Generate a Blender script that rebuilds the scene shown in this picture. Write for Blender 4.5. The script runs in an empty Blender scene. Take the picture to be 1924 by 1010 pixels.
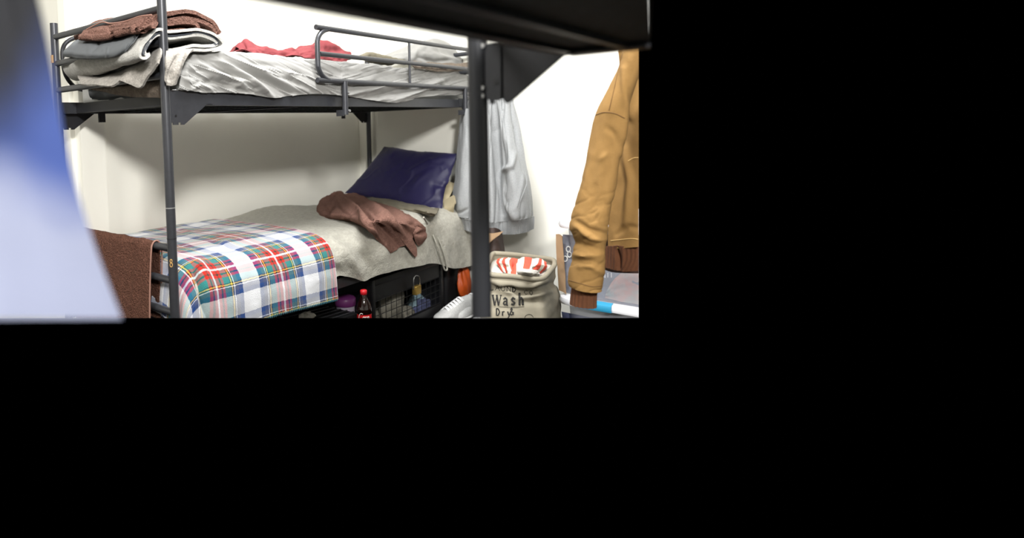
import bpy, bmesh, math, random
import numpy as np
from mathutils import Matrix, Vector
random.seed(7)
S = bpy.context.scene

# ------------------------------------------------------------------ camera
H = 1.02                                   # eye height above the floor
FPX = 1150.1
def _axes(yaw=42.2488, pit=-2.9197, rol=-1.7729):
    a, b, c = map(math.radians, (yaw, pit, rol))
    f = np.array([math.cos(a)*math.cos(b), math.sin(a)*math.cos(b), math.sin(b)])
    r = np.array([math.sin(a), -math.cos(a), 0.0]); u = np.cross(r, f)
    return f, r*math.cos(c)+u*math.sin(c), -r*math.sin(c)+u*math.cos(c)
CF, CR, CU = _axes()
EYE = np.array([0, 0, H])
cd = bpy.data.cameras.new('camera'); cam = bpy.data.objects.new('camera', cd); S.collection.objects.link(cam)
cd.sensor_width = 36; cd.lens = FPX/1924*36
cd.shift_x = (962-600)/1924; cd.shift_y = -(505-298.5)/1924
cd.clip_start = .02; cd.clip_end = 60
cam.matrix_world = Matrix([[CR[0], CU[0], -CF[0], 0], [CR[1], CU[1], -CF[1], 0], [CR[2], CU[2], -CF[2], H], [0, 0, 0, 1]])
cd.dof.use_dof = True; cd.dof.focus_distance = 2.3; cd.dof.aperture_fstop = 1.9
S.camera = cam

# ------------------------------------------------------------------ world, lamps, exposure
w = bpy.data.worlds.new('world'); S.world = w; w.use_nodes = True
w.node_tree.nodes['Background'].inputs[0].default_value = (0, 0, 0, 1)
w.node_tree.nodes['Background'].inputs[1].default_value = 0
S.view_settings.view_transform = 'Standard'; S.view_settings.look = 'None'
S.view_settings.exposure = 0; S.view_settings.gamma = 1; S.view_settings.use_curve_mapping = False
S.cycles.use_denoising = True
S.cycles.max_bounces = 8; S.cycles.transparent_max_bounces = 12
S.cycles.sample_clamp_indirect = 6
def area(name, loc, target, sx, sy, watt, col):
    l = bpy.data.lights.new(name, 'AREA'); l.shape = 'RECTANGLE'; l.size = sx; l.size_y = sy; l.energy = watt; l.color = col
    o = bpy.data.objects.new(name, l); S.collection.objects.link(o); o.location = loc
    o.rotation_euler = (Vector(target)-Vector(loc)).to_track_quat('-Z', 'Y').to_euler()
    return o
area('ceiling_lamp', (-.42, -1.0, H+1.20), (2.0, 1.6, H-.2), .40, .34, 150, (1, .985, .955))
area('aisle_fill', (1.6, 1.05, H+1.62), (1.9, 1.2, 0), 1.2, .3, 85, (.98, .99, 1))  # unseen fill over the aisle, added to brighten the upper wall
area('corridor_fill', (-.9, 1.6, H+1.5), (.3, 1.8, 0), .6, .6, 48, (1, .98, .94))  # unseen fill, added to lift the shaded wall under the deck

# ------------------------------------------------------------------ helpers
def at(px, py, X=None, Y=None, Z=None, D=None):
    """the point of the room seen at a photo position, on the plane X=, Y= or Z= (Z relative to eye height)"""
    d = CF + CR*(px-600)/FPX + CU*(298.5-py)/FPX
    t = X/d[0] if X is not None else Y/d[1] if Y is not None else Z/d[2] if Z is not None else D
    return EYE + d*t
def pix(P):
    q = np.asarray(P)-EYE; d = q@CF
    return np.stack([600+FPX*(q@CR)/d, 298.5-FPX*(q@CU)/d], -1)
def hsh(i, j, s):
    n = (i*374761393 + j*668265263 + s*1442695041) & 0x7fffffff
    n = ((n ^ (n >> 13))*1274126177) & 0x7fffffff
    return ((n ^ (n >> 16)) & 0xffff)/65535.0
def noise2(x, y, s=0):
    xi = np.floor(x).astype(np.int64); yi = np.floor(y).astype(np.int64); fx = x-xi; fy = y-yi
    fx = fx*fx*(3-2*fx); fy = fy*fy*(3-2*fy)
    a = hsh(xi, yi, s); b = hsh(xi+1, yi, s); c = hsh(xi, yi+1, s); d = hsh(xi+1, yi+1, s)
    return ((a*(1-fx)+b*fx)*(1-fy)+(c*(1-fx)+d*fx)*fy)*2-1
def fbm(x, y, s=0, o=3):
    r = 0; a = 1
    for k in range(o): r = r+a*noise2(x*2**k+17*k, y*2**k+5*k, s+k); a *= .5
    return r
def cr(P, n):
    """Catmull-Rom resample of control points along axis 0"""
    P = np.asarray(P, float); k = len(P)
    if k == 2: P = np.stack([P[0], (P[0]*2+P[1])/3, (P[0]+P[1]*2)/3, P[1]]); k = 4
    E = np.concatenate([(2*P[0]-P[1])[None], P, (2*P[-1]-P[-2])[None]])
    t = np.linspace(0, k-1-1e-9, n); i = t.astype(int); f = (t-i).reshape((-1,)+(1,)*(P.ndim-1))
    a, b, c, d = E[i], E[i+1], E[i+2], E[i+3]
    return .5*((2*b)+(c-a)*f+(2*a-5*b+4*c-d)*f*f+(3*b-a-3*c+d)*f**3)
def grid_normals(G):
    du = np.gradient(G, axis=0); dv = np.gradient(G, axis=1); n = np.cross(du, dv)
    return n/(np.linalg.norm(n, axis=-1, keepdims=True)+1e-12)
class MB:
    """collects pieces into one mesh"""
    def __init__(s): s.V = []; s.F = []; s.U = []; s.MI = []; s.n = 0
    def add(s, V, F, U=None, mi=0):
        V = np.asarray(V, float).reshape(-1, 3)
        for f in F: s.F.append([int(i)+s.n for i in f]); s.MI.append(mi)
        s.V.append(V); s.U.append(np.zeros((len(V), 2)) if U is None else np.asarray(U).reshape(-1, 2)); s.n += len(V)
        return s
    def grid(s, G, thick=0.0, disp=None, mi=0, closed=False):
        """surface through a grid of points; disp(G, uv, px) moves it along the normal that faces the viewer"""
        n, m, _ = G.shape
        uu = np.concatenate([np.zeros((1, m)), np.cumsum(np.linalg.norm(np.diff(G, axis=0), axis=-1), 0)]).mean(1)
        vv = np.concatenate([np.zeros((n, 1)), np.cumsum(np.linalg.norm(np.diff(G, axis=1), axis=-1), 1)], 1).mean(0)
        U = np.stack(np.meshgrid(uu, vv, indexing='ij'), -1)
        N = grid_normals(G)
        if ((EYE-G)*N).sum(-1).mean() < 0: N = -N; fl = True
        else: fl = False
        if disp is not None:
            G = G+N*disp(G, U, pix(G))[..., None]
            N = grid_normals(G)
            if fl: N = -N
        idx = np.arange(n*m).reshape(n, m)
        A, B, C, D = idx[:-1, :-1].ravel(), idx[1:, :-1].ravel(), idx[1:, 1:].ravel(), idx[:-1, 1:].ravel()
        q = np.stack([A, D, C, B] if fl else [A, B, C, D], 1)
        if not thick: return s.add(G, q.tolist(), U, mi)
        G2 = G-N*thick; V = np.concatenate([G.reshape(-1, 3), G2.reshape(-1, 3)]); k = n*m
        F = q.tolist()+(q[:, ::-1]+k).tolist()
        ring = list(idx[:, 0])+list(idx[-1, 1:])+list(idx[-2::-1, -1])+list(idx[0, -2:0:-1])
        for a, b in zip(ring, ring[1:]+ring[:1]): F.append([a, b, b+k, a+k] if fl else [b, a, a+k, b+k])
        return s.add(V, F, np.concatenate([U.reshape(-1, 2)]*2), mi)
    def net(s, rows, n, m, thick=0.0, disp=None, mi=0):
        G = cr(np.asarray(rows, float), n); G = np.swapaxes(cr(np.swapaxes(G, 0, 1), m), 0, 1)
        return s.grid(G, thick, disp, mi)
    def tube(s, P, r, n=14, smooth=0, closed=False, mi=0, cap=True):
        P = np.asarray(P, float)
        if smooth: P = cr(P, smooth)
        r = np.full(len(P), r) if np.isscalar(r) else np.interp(np.linspace(0, 1, len(P)), np.linspace(0, 1, len(r)), r)
        T = np.gradient(P, axis=0); 
        if closed: T[0] = T[-1] = P[1]-P[-2]
        T /= np.linalg.norm(T, axis=1, keepdims=True)+1e-12
        a = np.array([0, 0, 1.0]) if abs(T[0][2]) < .8 else np.array([1.0, 0, 0])
        V = []; x = np.cross(T[0], a); x /= np.linalg.norm(x)
        for p, t, rr in zip(P, T, r):
            x = x-t*(x@t); x /= np.linalg.norm(x); y = np.cross(t, x)
            for k in range(n):
                an = 2*math.pi*k/n; V.append(p+rr*(x*math.cos(an)+y*math.sin(an)))
        F = []; L = len(P)
        for i in range(L-1):
            for k in range(n): F.append([i*n+k, i*n+(k+1) % n, (i+1)*n+(k+1) % n, (i+1)*n+k])
        if cap and not closed: F.append(list(range(n))[::-1]); F.append([(L-1)*n+k for k in range(n)])
        return s.add(V, F, None, mi)
    def box(s, a, b, mi=0, bev=0.0):
        a, b = np.minimum(a, b), np.maximum(a, b)
        bm = bmesh.new(); bmesh.ops.create_cube(bm, size=1)
        for v in bm.verts: v.co = Vector([a[i]+(v.co[i]+.5)*(b[i]-a[i]) for i in range(3)])
        if bev: bmesh.ops.bevel(bm, geom=bm.edges[:]+bm.verts[:], offset=bev, segments=3, affect='EDGES', profile=.5)
        bm.verts.ensure_lookup_table(); bm.verts.index_update()
        s.add([v.co[:] for v in bm.verts], [[v.index for v in f.verts] for f in bm.faces], None, mi); bm.free(); return s
    def prism(s, poly, ext, mi=0):
        """polygon of 3-D points swept by the vector ext"""
        P = np.asarray(poly, float); k = len(P); V = np.concatenate([P, P+np.asarray(ext)])
        F = [list(range(k))[::-1], [k+i for i in range(k)]]+[[i, (i+1) % k, k+(i+1) % k, k+i] for i in range(k)]
        return s.add(V, F, None, mi)
    def lathe(s, base, prof, n=32, mi=0):
        V = []; F = []
        for (r, z) in prof:
            for k in range(n): a = 2*math.pi*k/n; V.append([base[0]+r*math.cos(a), base[1]+r*math.sin(a), base[2]+z])
        for i in range(len(prof)-1):
            for k in range(n): F.append([i*n+k, i*n+(k+1) % n, (i+1)*n+(k+1) % n, (i+1)*n+k])
        F.append(list(range(n))[::-1]); F.append([(len(prof)-1)*n+k for k in range(n)])
        return s.add(V, F, None, mi)
    def build(s, name, mats, parent=None, smooth=True, keep=False, margin=0):
        V = np.concatenate(s.V); me = bpy.data.meshes.new(name)
        bm = bmesh.new(); uvl = bm.loops.layers.uv.new('UVMap'); U = np.concatenate(s.U)
        vs = [bm.verts.new(v) for v in V]
        for f, mi in zip(s.F, s.MI):
            try: fc = bm.faces.new([vs[i] for i in f])
            except ValueError: continue
            fc.smooth = smooth; fc.material_index = mi
            for l, i in zip(fc.loops, f): l[uvl].uv = U[i]
        if not keep: trim(bm, margin)
        bmesh.ops.recalc_face_normals(bm, faces=bm.faces[:])
        co = np.array([v.co[:] for v in bm.verts])
        if parent is not None: base = np.array(parent.location[:])
        else: base = np.array([co[:, 0].mean(), co[:, 1].mean(), co[:, 2].min()])
        bmesh.ops.translate(bm, verts=bm.verts[:], vec=Vector(-base))
        bm.to_mesh(me); bm.free()
        for mt in (mats if isinstance(mats, (list, tuple)) else [mats]): me.materials.append(mt)
        o = bpy.data.objects.new(name, me); S.collection.objects.link(o)
        if parent is None: o.location = base
        else:
            pp = parent
            o.parent = pp
            if pp.type == 'MESH' or pp.parent is not None: pass
        if smooth:
            sh = [me.edges[i] for i in range(0)]
            try: me.set_sharp_from_angle(angle=math.radians(50))
            except Exception: pass
        return o
# the room is modelled as far as the photograph reaches: to the right and downwards it simply ends
T_R, T_B = 600/FPX, 298.5/FPX
LIMITS = [CR-CF*T_R, -CU-CF*T_B]
def trim(bm, margin=0):
    for n in (LIMITS if not margin else [CR-CF*(T_R+margin/FPX), -CU-CF*(T_B+.25*margin/FPX)]):
        n = n/np.linalg.norm(n)
        d = [(np.array(v.co[:])-EYE)@n for v in bm.verts]
        if not d or max(d) <= 0: continue
        bmesh.ops.bisect_plane(bm, geom=bm.verts[:]+bm.edges[:]+bm.faces[:], plane_co=Vector(EYE), plane_no=Vector(n), clear_outer=True)
def subpart(name, mb, mats, parent, smooth=True):
    """a piece of a part: parent is itself a child mesh whose vertices are relative to its thing"""
    V = np.concatenate(mb.V); root = parent
    while root.parent is not None: root = root.parent
    o = mb.build(name, mats, root, smooth); o.parent = parent
    return o
def empty(name, loc, label, cat, group=None):
    o = bpy.data.objects.new(name, None); S.collection.objects.link(o); o.location = loc; o.empty_display_size = .05
    return tag(o, label, cat, group)
def tag(o, label, cat, group=None):
    o['label'] = label; o['category'] = cat
    if group: o['group'] = group
    return o
def struct(o): o['kind'] = 'structure'; return o
def P(plane, val, pts): return [at(x, y, **{plane: val}) for x, y in pts]
def crease(u, v, s, amp, p=5):
    """thin sharp wrinkles: the zero lines of a noise"""
    n = noise2(u, v, s)+.4*noise2(u*2.3, v*2.3, s+3)
    return amp*(1-np.clip(np.abs(n), 0, 1))**p
def ridge(px, line, width, amp):
    """a fold running along a line, given by where it is seen"""
    L = np.asarray(line, float); best = np.full(px.shape[:2], 1e9); tt = np.zeros(px.shape[:2]); tot = len(L)-1
    for i in range(tot):
        a, b = L[i], L[i+1]; ab = b-a; t = np.clip(((px-a)@ab)/(ab@ab), 0, 1)
        d = np.linalg.norm(px-(a+t[..., None]*ab), axis=-1); mk = d < best
        best = np.where(mk, d, best); tt = np.where(mk, (i+t)/tot, tt)
    return amp*np.exp(-(best/width)**2)*(.35+.65*np.sin(np.pi*np.clip(tt*.9+.05, 0, 1)))

# ------------------------------------------------------------------ materials
def mat(name, col, rough=.6, metal=0, var=0, vscale=20, bump=0, bscale=200, spec=.5, sheen=0, col2=None, detail=4, dist=.01):
    m = bpy.data.materials.new(name); m.use_nodes = True; nt = m.node_tree; b = nt.nodes['Principled BSDF']
    b.inputs['Roughness'].default_value = rough; b.inputs['Metallic'].default_value = metal
    b.inputs['Specular IOR Level'].default_value = spec; b.inputs['Base Color'].default_value = (*col, 1)
    if sheen: b.inputs['Sheen Weight'].default_value = sheen; b.inputs['Sheen Roughness'].default_value = .5
    tc = nt.nodes.new('ShaderNodeTexCoord')
    if var or col2:
        n = nt.nodes.new('ShaderNodeTexNoise'); n.inputs['Scale'].default_value = vscale; n.inputs['Detail'].default_value = detail
        n.inputs['Roughness'].default_value = .65
        nt.links.new(tc.outputs['Object'], n.inputs['Vector'])
        r = nt.nodes.new('ShaderNodeValToRGB'); r.color_ramp.elements[0].position = .32; r.color_ramp.elements[1].position = .68
        c2 = col2 or tuple(min(1, c*(1+var)) for c in col); c1 = col if col2 else tuple(c*(1-var) for c in col)
        r.color_ramp.elements[0].color = (*c1, 1); r.color_ramp.elements[1].color = (*c2, 1)
        nt.links.new(n.outputs['Fac'], r.inputs['Fac']); nt.links.new(r.outputs['Color'], b.inputs['Base Color'])
    if bump:
        n = nt.nodes.new('ShaderNodeTexNoise'); n.inputs['Scale'].default_value = bscale; n.inputs['Detail'].default_value = 3
        nt.links.new(tc.outputs['Object'], n.inputs['Vector'])
        bp = nt.nodes.new('ShaderNodeBump'); bp.inputs['Strength'].default_value = bump; bp.inputs['Distance'].default_value = dist
        nt.links.new(n.outputs['Fac'], bp.inputs['Height']); nt.links.new(bp.outputs['Normal'], b.inputs['Normal'])
    return m
def srgb(r, g, b):
    f = lambda c: (c/255/12.92) if c/255 <= .04045 else ((c/255+.055)/1.055)**2.4
    return (f(r), f(g), f(b))
M = {}
M['wall'] = mat('wall_paint', srgb(240, 238, 228), .55, var=.015, vscale=3, bump=.05, bscale=160, dist=.002)
M['wall_side'] = mat('side_wall_paint', srgb(226, 224, 214), .55, var=.02, vscale=4, bump=.05, bscale=160, dist=.002)
M['ceiling'] = mat('ceiling_paint', srgb(235, 234, 228), .8)
M['floor'] = mat('floor_vinyl', srgb(70, 66, 62), .4, var=.15, vscale=12)
M['metal'] = mat('charcoal_powder_coat', srgb(58, 59, 63), .36, .3, var=.08, vscale=60, bump=.06, bscale=500, dist=.001)
M['metal_dark'] = mat('black_powder_coat', srgb(30, 30, 34), .5, .2, bump=.06, bscale=500, dist=.001)
M['metal_shaded'] = mat('charcoal_powder_coat_shaded', srgb(43, 44, 48), .42, .25, bump=.06, bscale=500, dist=.001)  # charcoal coat darkened: the near bunk's shade is put into its colour
M['black'] = mat('black_plastic', srgb(20, 20, 22), .45)
M['worn'] = mat('worn_steel', srgb(190, 190, 190), .35, .8)
M['brass'] = mat('brass', srgb(205, 170, 90), .3, .8)
M['steel'] = mat('steel', srgb(205, 205, 205), .2, .95)
M['sticker'] = mat('yellow_number', srgb(205, 160, 90), .5)
M['mattress'] = mat('mattress_cover', srgb(190, 190, 188), .7, var=.05, vscale=40)
M['sheet'] = mat('grey_sheet_cotton', srgb(136, 135, 132), .8, var=.03, vscale=9, bump=.15, bscale=90, dist=.004, sheen=.1)
M['wool'] = mat('grey_wool', srgb(146, 141, 134), .95, var=.24, vscale=75, bump=.6, bscale=200, dist=.005, sheen=.05)
M['wool_light'] = mat('light_wool', srgb(176, 174, 169), .95, var=.18, vscale=75, bump=.6, bscale=200, dist=.005, sheen=.05)
M['wool_bed'] = mat('pale_wool_blanket', srgb(160, 157, 146), .95, var=.14, vscale=60, bump=.6, bscale=160, dist=.005, sheen=.05)
M['wool_brown'] = mat('taupe_wool', srgb(112, 100, 88), .95, var=.26, vscale=75, bump=.6, bscale=200, dist=.005)
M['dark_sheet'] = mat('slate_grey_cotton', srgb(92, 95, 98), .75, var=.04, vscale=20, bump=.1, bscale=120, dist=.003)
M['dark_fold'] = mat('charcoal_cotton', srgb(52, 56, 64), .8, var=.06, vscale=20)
M['towel'] = mat('brown_terry', srgb(114, 84, 74), 1, var=.34, vscale=130, bump=1, bscale=190, dist=.012, spec=.1)
M['towel_dark'] = mat('dark_brown_terry', srgb(102, 70, 58), 1, var=.32, vscale=120, bump=1, bscale=180, dist=.012, spec=.1)
M['towel_edge'] = mat('towel_hem', srgb(150, 112, 98), .9)
M['towel_rose'] = mat('rosy_brown_cloth', srgb(116, 86, 76), .95, var=.22, vscale=90, bump=.7, bscale=220, dist=.006, spec=.1)
M['red'] = mat('brick_red_cotton', srgb(116, 44, 48), .85, var=.05, vscale=30, bump=.1, bscale=200, dist=.002)
M['navy'] = mat('navy_satin', srgb(21, 16, 58), .52, 0, var=.05, vscale=14, bump=.05, bscale=30, dist=.004, sheen=.1, spec=.4)
M['beige'] = mat('beige_cotton', srgb(160, 148, 120), .9, var=.04, vscale=30)
M['olive'] = mat('olive_grey_cotton', srgb(104, 98, 82), .9, var=.05, vscale=30)
M['hoodie'] = mat('grey_marl_fleece', srgb(150, 152, 153), .95, var=.10, vscale=170, bump=.25, bscale=300, dist=.003)
M['canvas'] = mat('tan_duck_canvas', srgb(134, 103, 60), .92, var=.10, vscale=12, bump=.3, bscale=400, dist=.002, detail=7, spec=.2)
M['seam'] = mat('dark_seam', srgb(96, 68, 34), .9)
M['seam_pale'] = mat('pale_seam', srgb(205, 170, 110), .9)
M['rib'] = mat('brown_rib_knit', srgb(84, 48, 24), .95, var=.1, vscale=60, bump=.4, bscale=300, dist=.003)
M['lining'] = mat('dark_brown_lining', srgb(46, 26, 16), .95)
M['bag'] = mat('natural_canvas', srgb(146, 139, 122), .9, var=.07, vscale=14, bump=.3, bscale=500, dist=.002, detail=6)
M['ink'] = mat('black_ink', srgb(38, 36, 34), .8)
M['white_cloth'] = mat('white_cotton', srgb(200, 196, 188), .85, var=.03, vscale=30)
M['coral'] = mat('coral_cotton', srgb(226, 88, 66), .85)
M['lid'] = mat('white_plastic', srgb(222, 222, 226), .35, spec=.5)
M['latch'] = mat('blue_plastic', srgb(48, 140, 178), .35)
M['cola'] = mat('cola_in_bottle', srgb(22, 8, 6), .08, spec=.9)
M['cola_red'] = mat('red_label', srgb(196, 26, 32), .4)
M['cap'] = mat('red_cap', srgb(190, 30, 38), .35)
M['print_white'] = mat('white_print', srgb(235, 230, 225), .6)
M['purple'] = mat('purple_plastic', srgb(112, 48, 108), .35)
M['lilac'] = mat('white_tub', srgb(198, 188, 206), .4)
M['paleblue'] = mat('pale_blue_cotton', srgb(150, 178, 190), .9, var=.06, vscale=40)
M['slate'] = mat('blue_grey_cotton', srgb(84, 90, 124), .9, var=.06, vscale=40)
M['greycloth'] = mat('grey_jersey', srgb(142, 138, 126), .9, var=.08, vscale=50)
M['orange'] = mat('orange_nylon', srgb(196, 82, 24), .5)
M['shoe'] = mat('white_mesh_upper', srgb(178, 178, 176), .8, var=.12, vscale=160, bump=.5, bscale=260, dist=.003)
M['sole'] = mat('white_rubber', srgb(205, 205, 202), .5)
M['lace'] = mat('white_lace', srgb(240, 240, 240), .8)
M['darkbrown'] = mat('dark_brown_leather', srgb(52, 36, 30), .7, var=.2, vscale=25)
M['tan'] = mat('tan_lining', srgb(150, 122, 92), .8)
M['navy_cotton'] = mat('navy_cotton', srgb(34, 34, 78), .8)

def tartan():
    m = bpy.data.materials.new('tartan_fleece'); m.use_nodes = True; nt = m.node_tree; b = nt.nodes['Principled BSDF']
    b.inputs['Roughness'].default_value = .95; b.inputs['Sheen Weight'].default_value = .25; b.inputs['Specular IOR Level'].default_value = .2
    tc = nt.nodes.new('ShaderNodeTexCoord'); sp = nt.nodes.new('ShaderNodeSeparateXYZ')
    ns = nt.nodes.new('ShaderNodeTexNoise'); ns.inputs['Scale'].default_value = 90; ns.inputs['Detail'].default_value = 2
    nt.links.new(tc.outputs['UV'], ns.inputs['Vector'])
    mx = nt.nodes.new('ShaderNodeVectorMath'); mx.operation = 'MULTIPLY_ADD'; mx.inputs[1].default_value = (.006, .006, 0)
    nt.links.new(ns.outputs['Color'], mx.inputs[0]); nt.links.new(tc.outputs['UV'], mx.inputs[2]); nt.links.new(mx.outputs[0], sp.inputs[0])
    W, K, R, G, T, Yl, Bl, Gy = (srgb(216, 217, 220), srgb(14, 16, 32), srgb(168, 30, 18), srgb(10, 44, 34), srgb(40, 112, 110), srgb(206, 182, 76), srgb(20, 60, 120), srgb(70, 78, 108))
    stops = [(0, W), (.014, R), (.06, G), (.085, R), (.12, T), (.20, K), (.212, Yl), (.228, K), (.243, W), (.256, Gy), (.31, Bl), (.368, W)]
    cols = []
    for ax, off, per in (('X', .23, .265), ('Y', .07, .30)):
        a = nt.nodes.new('ShaderNodeMath'); a.operation = 'ADD'; a.inputs[1].default_value = off
        nt.links.new(sp.outputs[ax], a.inputs[0])
        d = nt.nodes.new('ShaderNodeMath'); d.operation = 'DIVIDE'; d.inputs[1].default_value = per; nt.links.new(a.outputs[0], d.inputs[0])
        p = nt.nodes.new('ShaderNodeMath'); p.operation = 'PINGPONG'; p.inputs[1].default_value = .5; nt.links.new(d.outputs[0], p.inputs[0])
        r = nt.nodes.new('ShaderNodeValToRGB'); r.color_ramp.interpolation = 'CONSTANT'; e = r.color_ramp.elements
        e[0].position = 0; e[0].color = (*stops[0][1], 1); e[1].position = stops[1][0]; e[1].color = (*stops[1][1], 1)
        for po, c in stops[2:]: el = e.new(po); el.color = (*c, 1)
        nt.links.new(p.outputs[0], r.inputs['Fac']); cols.append(r)
    x = nt.nodes.new('ShaderNodeMix'); x.data_type = 'RGBA'; x.inputs[0].default_value = .5
    nt.links.new(cols[0].outputs['Color'], x.inputs[6]); nt.links.new(cols[1].outputs['Color'], x.inputs[7]); nt.links.new(x.outputs[2], b.inputs['Base Color'])
    n2 = nt.nodes.new('ShaderNodeTexNoise'); n2.inputs['Scale'].default_value = 300; nt.links.new(tc.outputs['UV'], n2.inputs['Vector'])
    bp = nt.nodes.new('ShaderNodeBump'); bp.inputs['Strength'].default_value = .5; bp.inputs['Distance'].default_value = .003
    nt.links.new(n2.outputs['Fac'], bp.inputs['Height']); nt.links.new(bp.outputs['Normal'], b.inputs['Normal'])
    return m
M['tartan'] = tartan()
def stripes():
    m = bpy.data.materials.new('coral_striped_cotton'); m.use_nodes = True; nt = m.node_tree; b = nt.nodes['Principled BSDF']; b.inputs['Roughness'].default_value = .85
    tc = nt.nodes.new('ShaderNodeTexCoord'); sp = nt.nodes.new('ShaderNodeSeparateXYZ'); nt.links.new(tc.outputs['UV'], sp.inputs[0])
    d = nt.nodes.new('ShaderNodeMath'); d.operation = 'DIVIDE'; d.inputs[1].default_value = .066; nt.links.new(sp.outputs['Y'], d.inputs[0])
    f = nt.nodes.new('ShaderNodeMath'); f.operation = 'FRACT'; nt.links.new(d.outputs[0], f.inputs[0])
    g = nt.nodes.new('ShaderNodeMath'); g.operation = 'GREATER_THAN'; g.inputs[1].default_value = .5; nt.links.new(f.outputs[0], g.inputs[0])
    x = nt.nodes.new('ShaderNodeMix'); x.data_type = 'RGBA'; x.inputs[6].default_value = (*srgb(226, 86, 64), 1); x.inputs[7].default_value = (*srgb(232, 228, 214), 1)
    nt.links.new(g.outputs[0], x.inputs[0]); nt.links.new(x.outputs[2], b.inputs['Base Color']); return m
M['stripes'] = stripes()
def dyed_shaded():
    """blue and white dyed cloth: dye below, shade of the deck painted dark at the top, set along the cloth's own length"""
    m = bpy.data.materials.new('blue_and_white_cloth_painted_shade'); m.use_nodes = True; nt = m.node_tree; b = nt.nodes['Principled BSDF']; b.inputs['Roughness'].default_value = .9
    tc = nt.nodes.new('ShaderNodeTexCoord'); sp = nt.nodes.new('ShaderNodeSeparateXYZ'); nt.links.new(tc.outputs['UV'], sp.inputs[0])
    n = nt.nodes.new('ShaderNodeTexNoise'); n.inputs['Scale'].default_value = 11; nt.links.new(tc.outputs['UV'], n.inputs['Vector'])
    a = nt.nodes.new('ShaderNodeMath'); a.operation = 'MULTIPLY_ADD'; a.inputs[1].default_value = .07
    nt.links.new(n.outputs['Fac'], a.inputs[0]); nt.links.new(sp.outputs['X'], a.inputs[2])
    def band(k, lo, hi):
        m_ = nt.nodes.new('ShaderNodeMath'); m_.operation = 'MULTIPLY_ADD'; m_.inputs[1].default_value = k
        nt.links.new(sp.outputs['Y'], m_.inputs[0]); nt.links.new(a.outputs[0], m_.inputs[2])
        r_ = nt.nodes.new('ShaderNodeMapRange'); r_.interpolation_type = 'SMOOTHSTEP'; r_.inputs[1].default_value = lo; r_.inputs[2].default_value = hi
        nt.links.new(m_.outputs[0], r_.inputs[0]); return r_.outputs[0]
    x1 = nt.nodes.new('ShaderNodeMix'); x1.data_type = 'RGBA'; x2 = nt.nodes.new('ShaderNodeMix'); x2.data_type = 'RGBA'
    x1.inputs[6].default_value = (*srgb(9, 10, 16), 1); x1.inputs[7].default_value = (*srgb(48, 66, 122), 1); x2.inputs[7].default_value = (*srgb(124, 129, 150), 1)  # the near-black top tone is shade from the deck put into the colour
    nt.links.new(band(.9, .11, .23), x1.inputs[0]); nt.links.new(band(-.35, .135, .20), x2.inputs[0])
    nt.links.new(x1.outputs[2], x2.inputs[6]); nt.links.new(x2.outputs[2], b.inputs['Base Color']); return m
M['dyed_shaded'] = dyed_shaded()
def plastic():
    m = bpy.data.materials.new('clear_cloudy_plastic'); m.use_nodes = True; nt = m.node_tree; nt.nodes.clear()
    o = nt.nodes.new('ShaderNodeOutputMaterial'); x = nt.nodes.new('ShaderNodeMixShader'); t = nt.nodes.new('ShaderNodeBsdfTransparent')
    p = nt.nodes.new('ShaderNodeBsdfPrincipled'); p.inputs['Base Color'].default_value = (*srgb(150, 152, 160), 1); p.inputs['Roughness'].default_value = .25
    t.inputs[0].default_value = (.93, .94, .97, 1); x.inputs[0].default_value = .45
    nt.links.new(t.outputs[0], x.inputs[1]); nt.links.new(p.outputs[0], x.inputs[2]); nt.links.new(x.outputs[0], o.inputs[0]); return m
M['clear'] = plastic()
def deckmat():
    m = mat('black_mesh', srgb(16, 19, 19), .8); nt = m.node_tree; b = nt.nodes['Principled BSDF']
    v = nt.nodes.new('ShaderNodeTexVoronoi'); v.inputs['Scale'].default_value = 110; tc = [n for n in nt.nodes if n.type == 'TEX_COORD'][0]
    nt.links.new(tc.outputs['Object'], v.inputs['Vector']); r = nt.nodes.new('ShaderNodeValToRGB')
    r.color_ramp.elements[0].color = (*srgb(10, 10, 12), 1); r.color_ramp.elements[1].color = (*srgb(40, 50, 48), 1); r.color_ramp.elements[0].position = .3
    nt.links.new(v.outputs['Distance'], r.inputs['Fac']); nt.links.new(r.outputs['Color'], b.inputs['Base Color']); return m
M['deck'] = deckmat()

# ------------------------------------------------------------------ the room
YB, XW, TOP = 2.50, 3.15, H+1.75
def wallbox(name, a, b, m, keep=False, margin=0):
    return struct(MB().box(a, b).build(name, m, smooth=False, keep=keep, margin=margin))
wallbox('wall_back', (1.30, YB, 0), (XW+.1, YB+.1, TOP), M['wall'])
wallbox('wall_right', (XW, -.6, 0), (XW+.1, YB, TOP), M['wall'], margin=-3)
# the pier at the foot of the bed and the passage wall that runs back from it
wallbox('wall_pier', (1.225, 2.455, 0), (1.335, YB+.1, TOP), M['wall'])
wallbox('wall_passage', (1.225, YB+.1, 0), (1.335, 4.2, TOP), M['wall_side'])
wallbox('trim_1', (1.205, 2.50, 0), (1.225, 2.56, TOP), M['wall'])
wallbox('wall_far', (-2.2, 4.2, 0), (1.335, 4.3, TOP), M['wall_side'])
wallbox('wall_left', (-2.3, -2.6, 0), (-2.2, 4.3, TOP), M['ceiling'], keep=True)
wallbox('wall_front', (-2.2, -2.7, 0), (XW+.1, -2.6, TOP), M['ceiling'], keep=True)
wallbox('ceiling', (-2.3, -2.7, TOP), (XW+.1, 4.3, TOP+.1), M['ceiling'], keep=True)
wallbox('floor', (.0, .0, -.05), (XW+.1, 4.3, 0), M['floor'])

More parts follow.
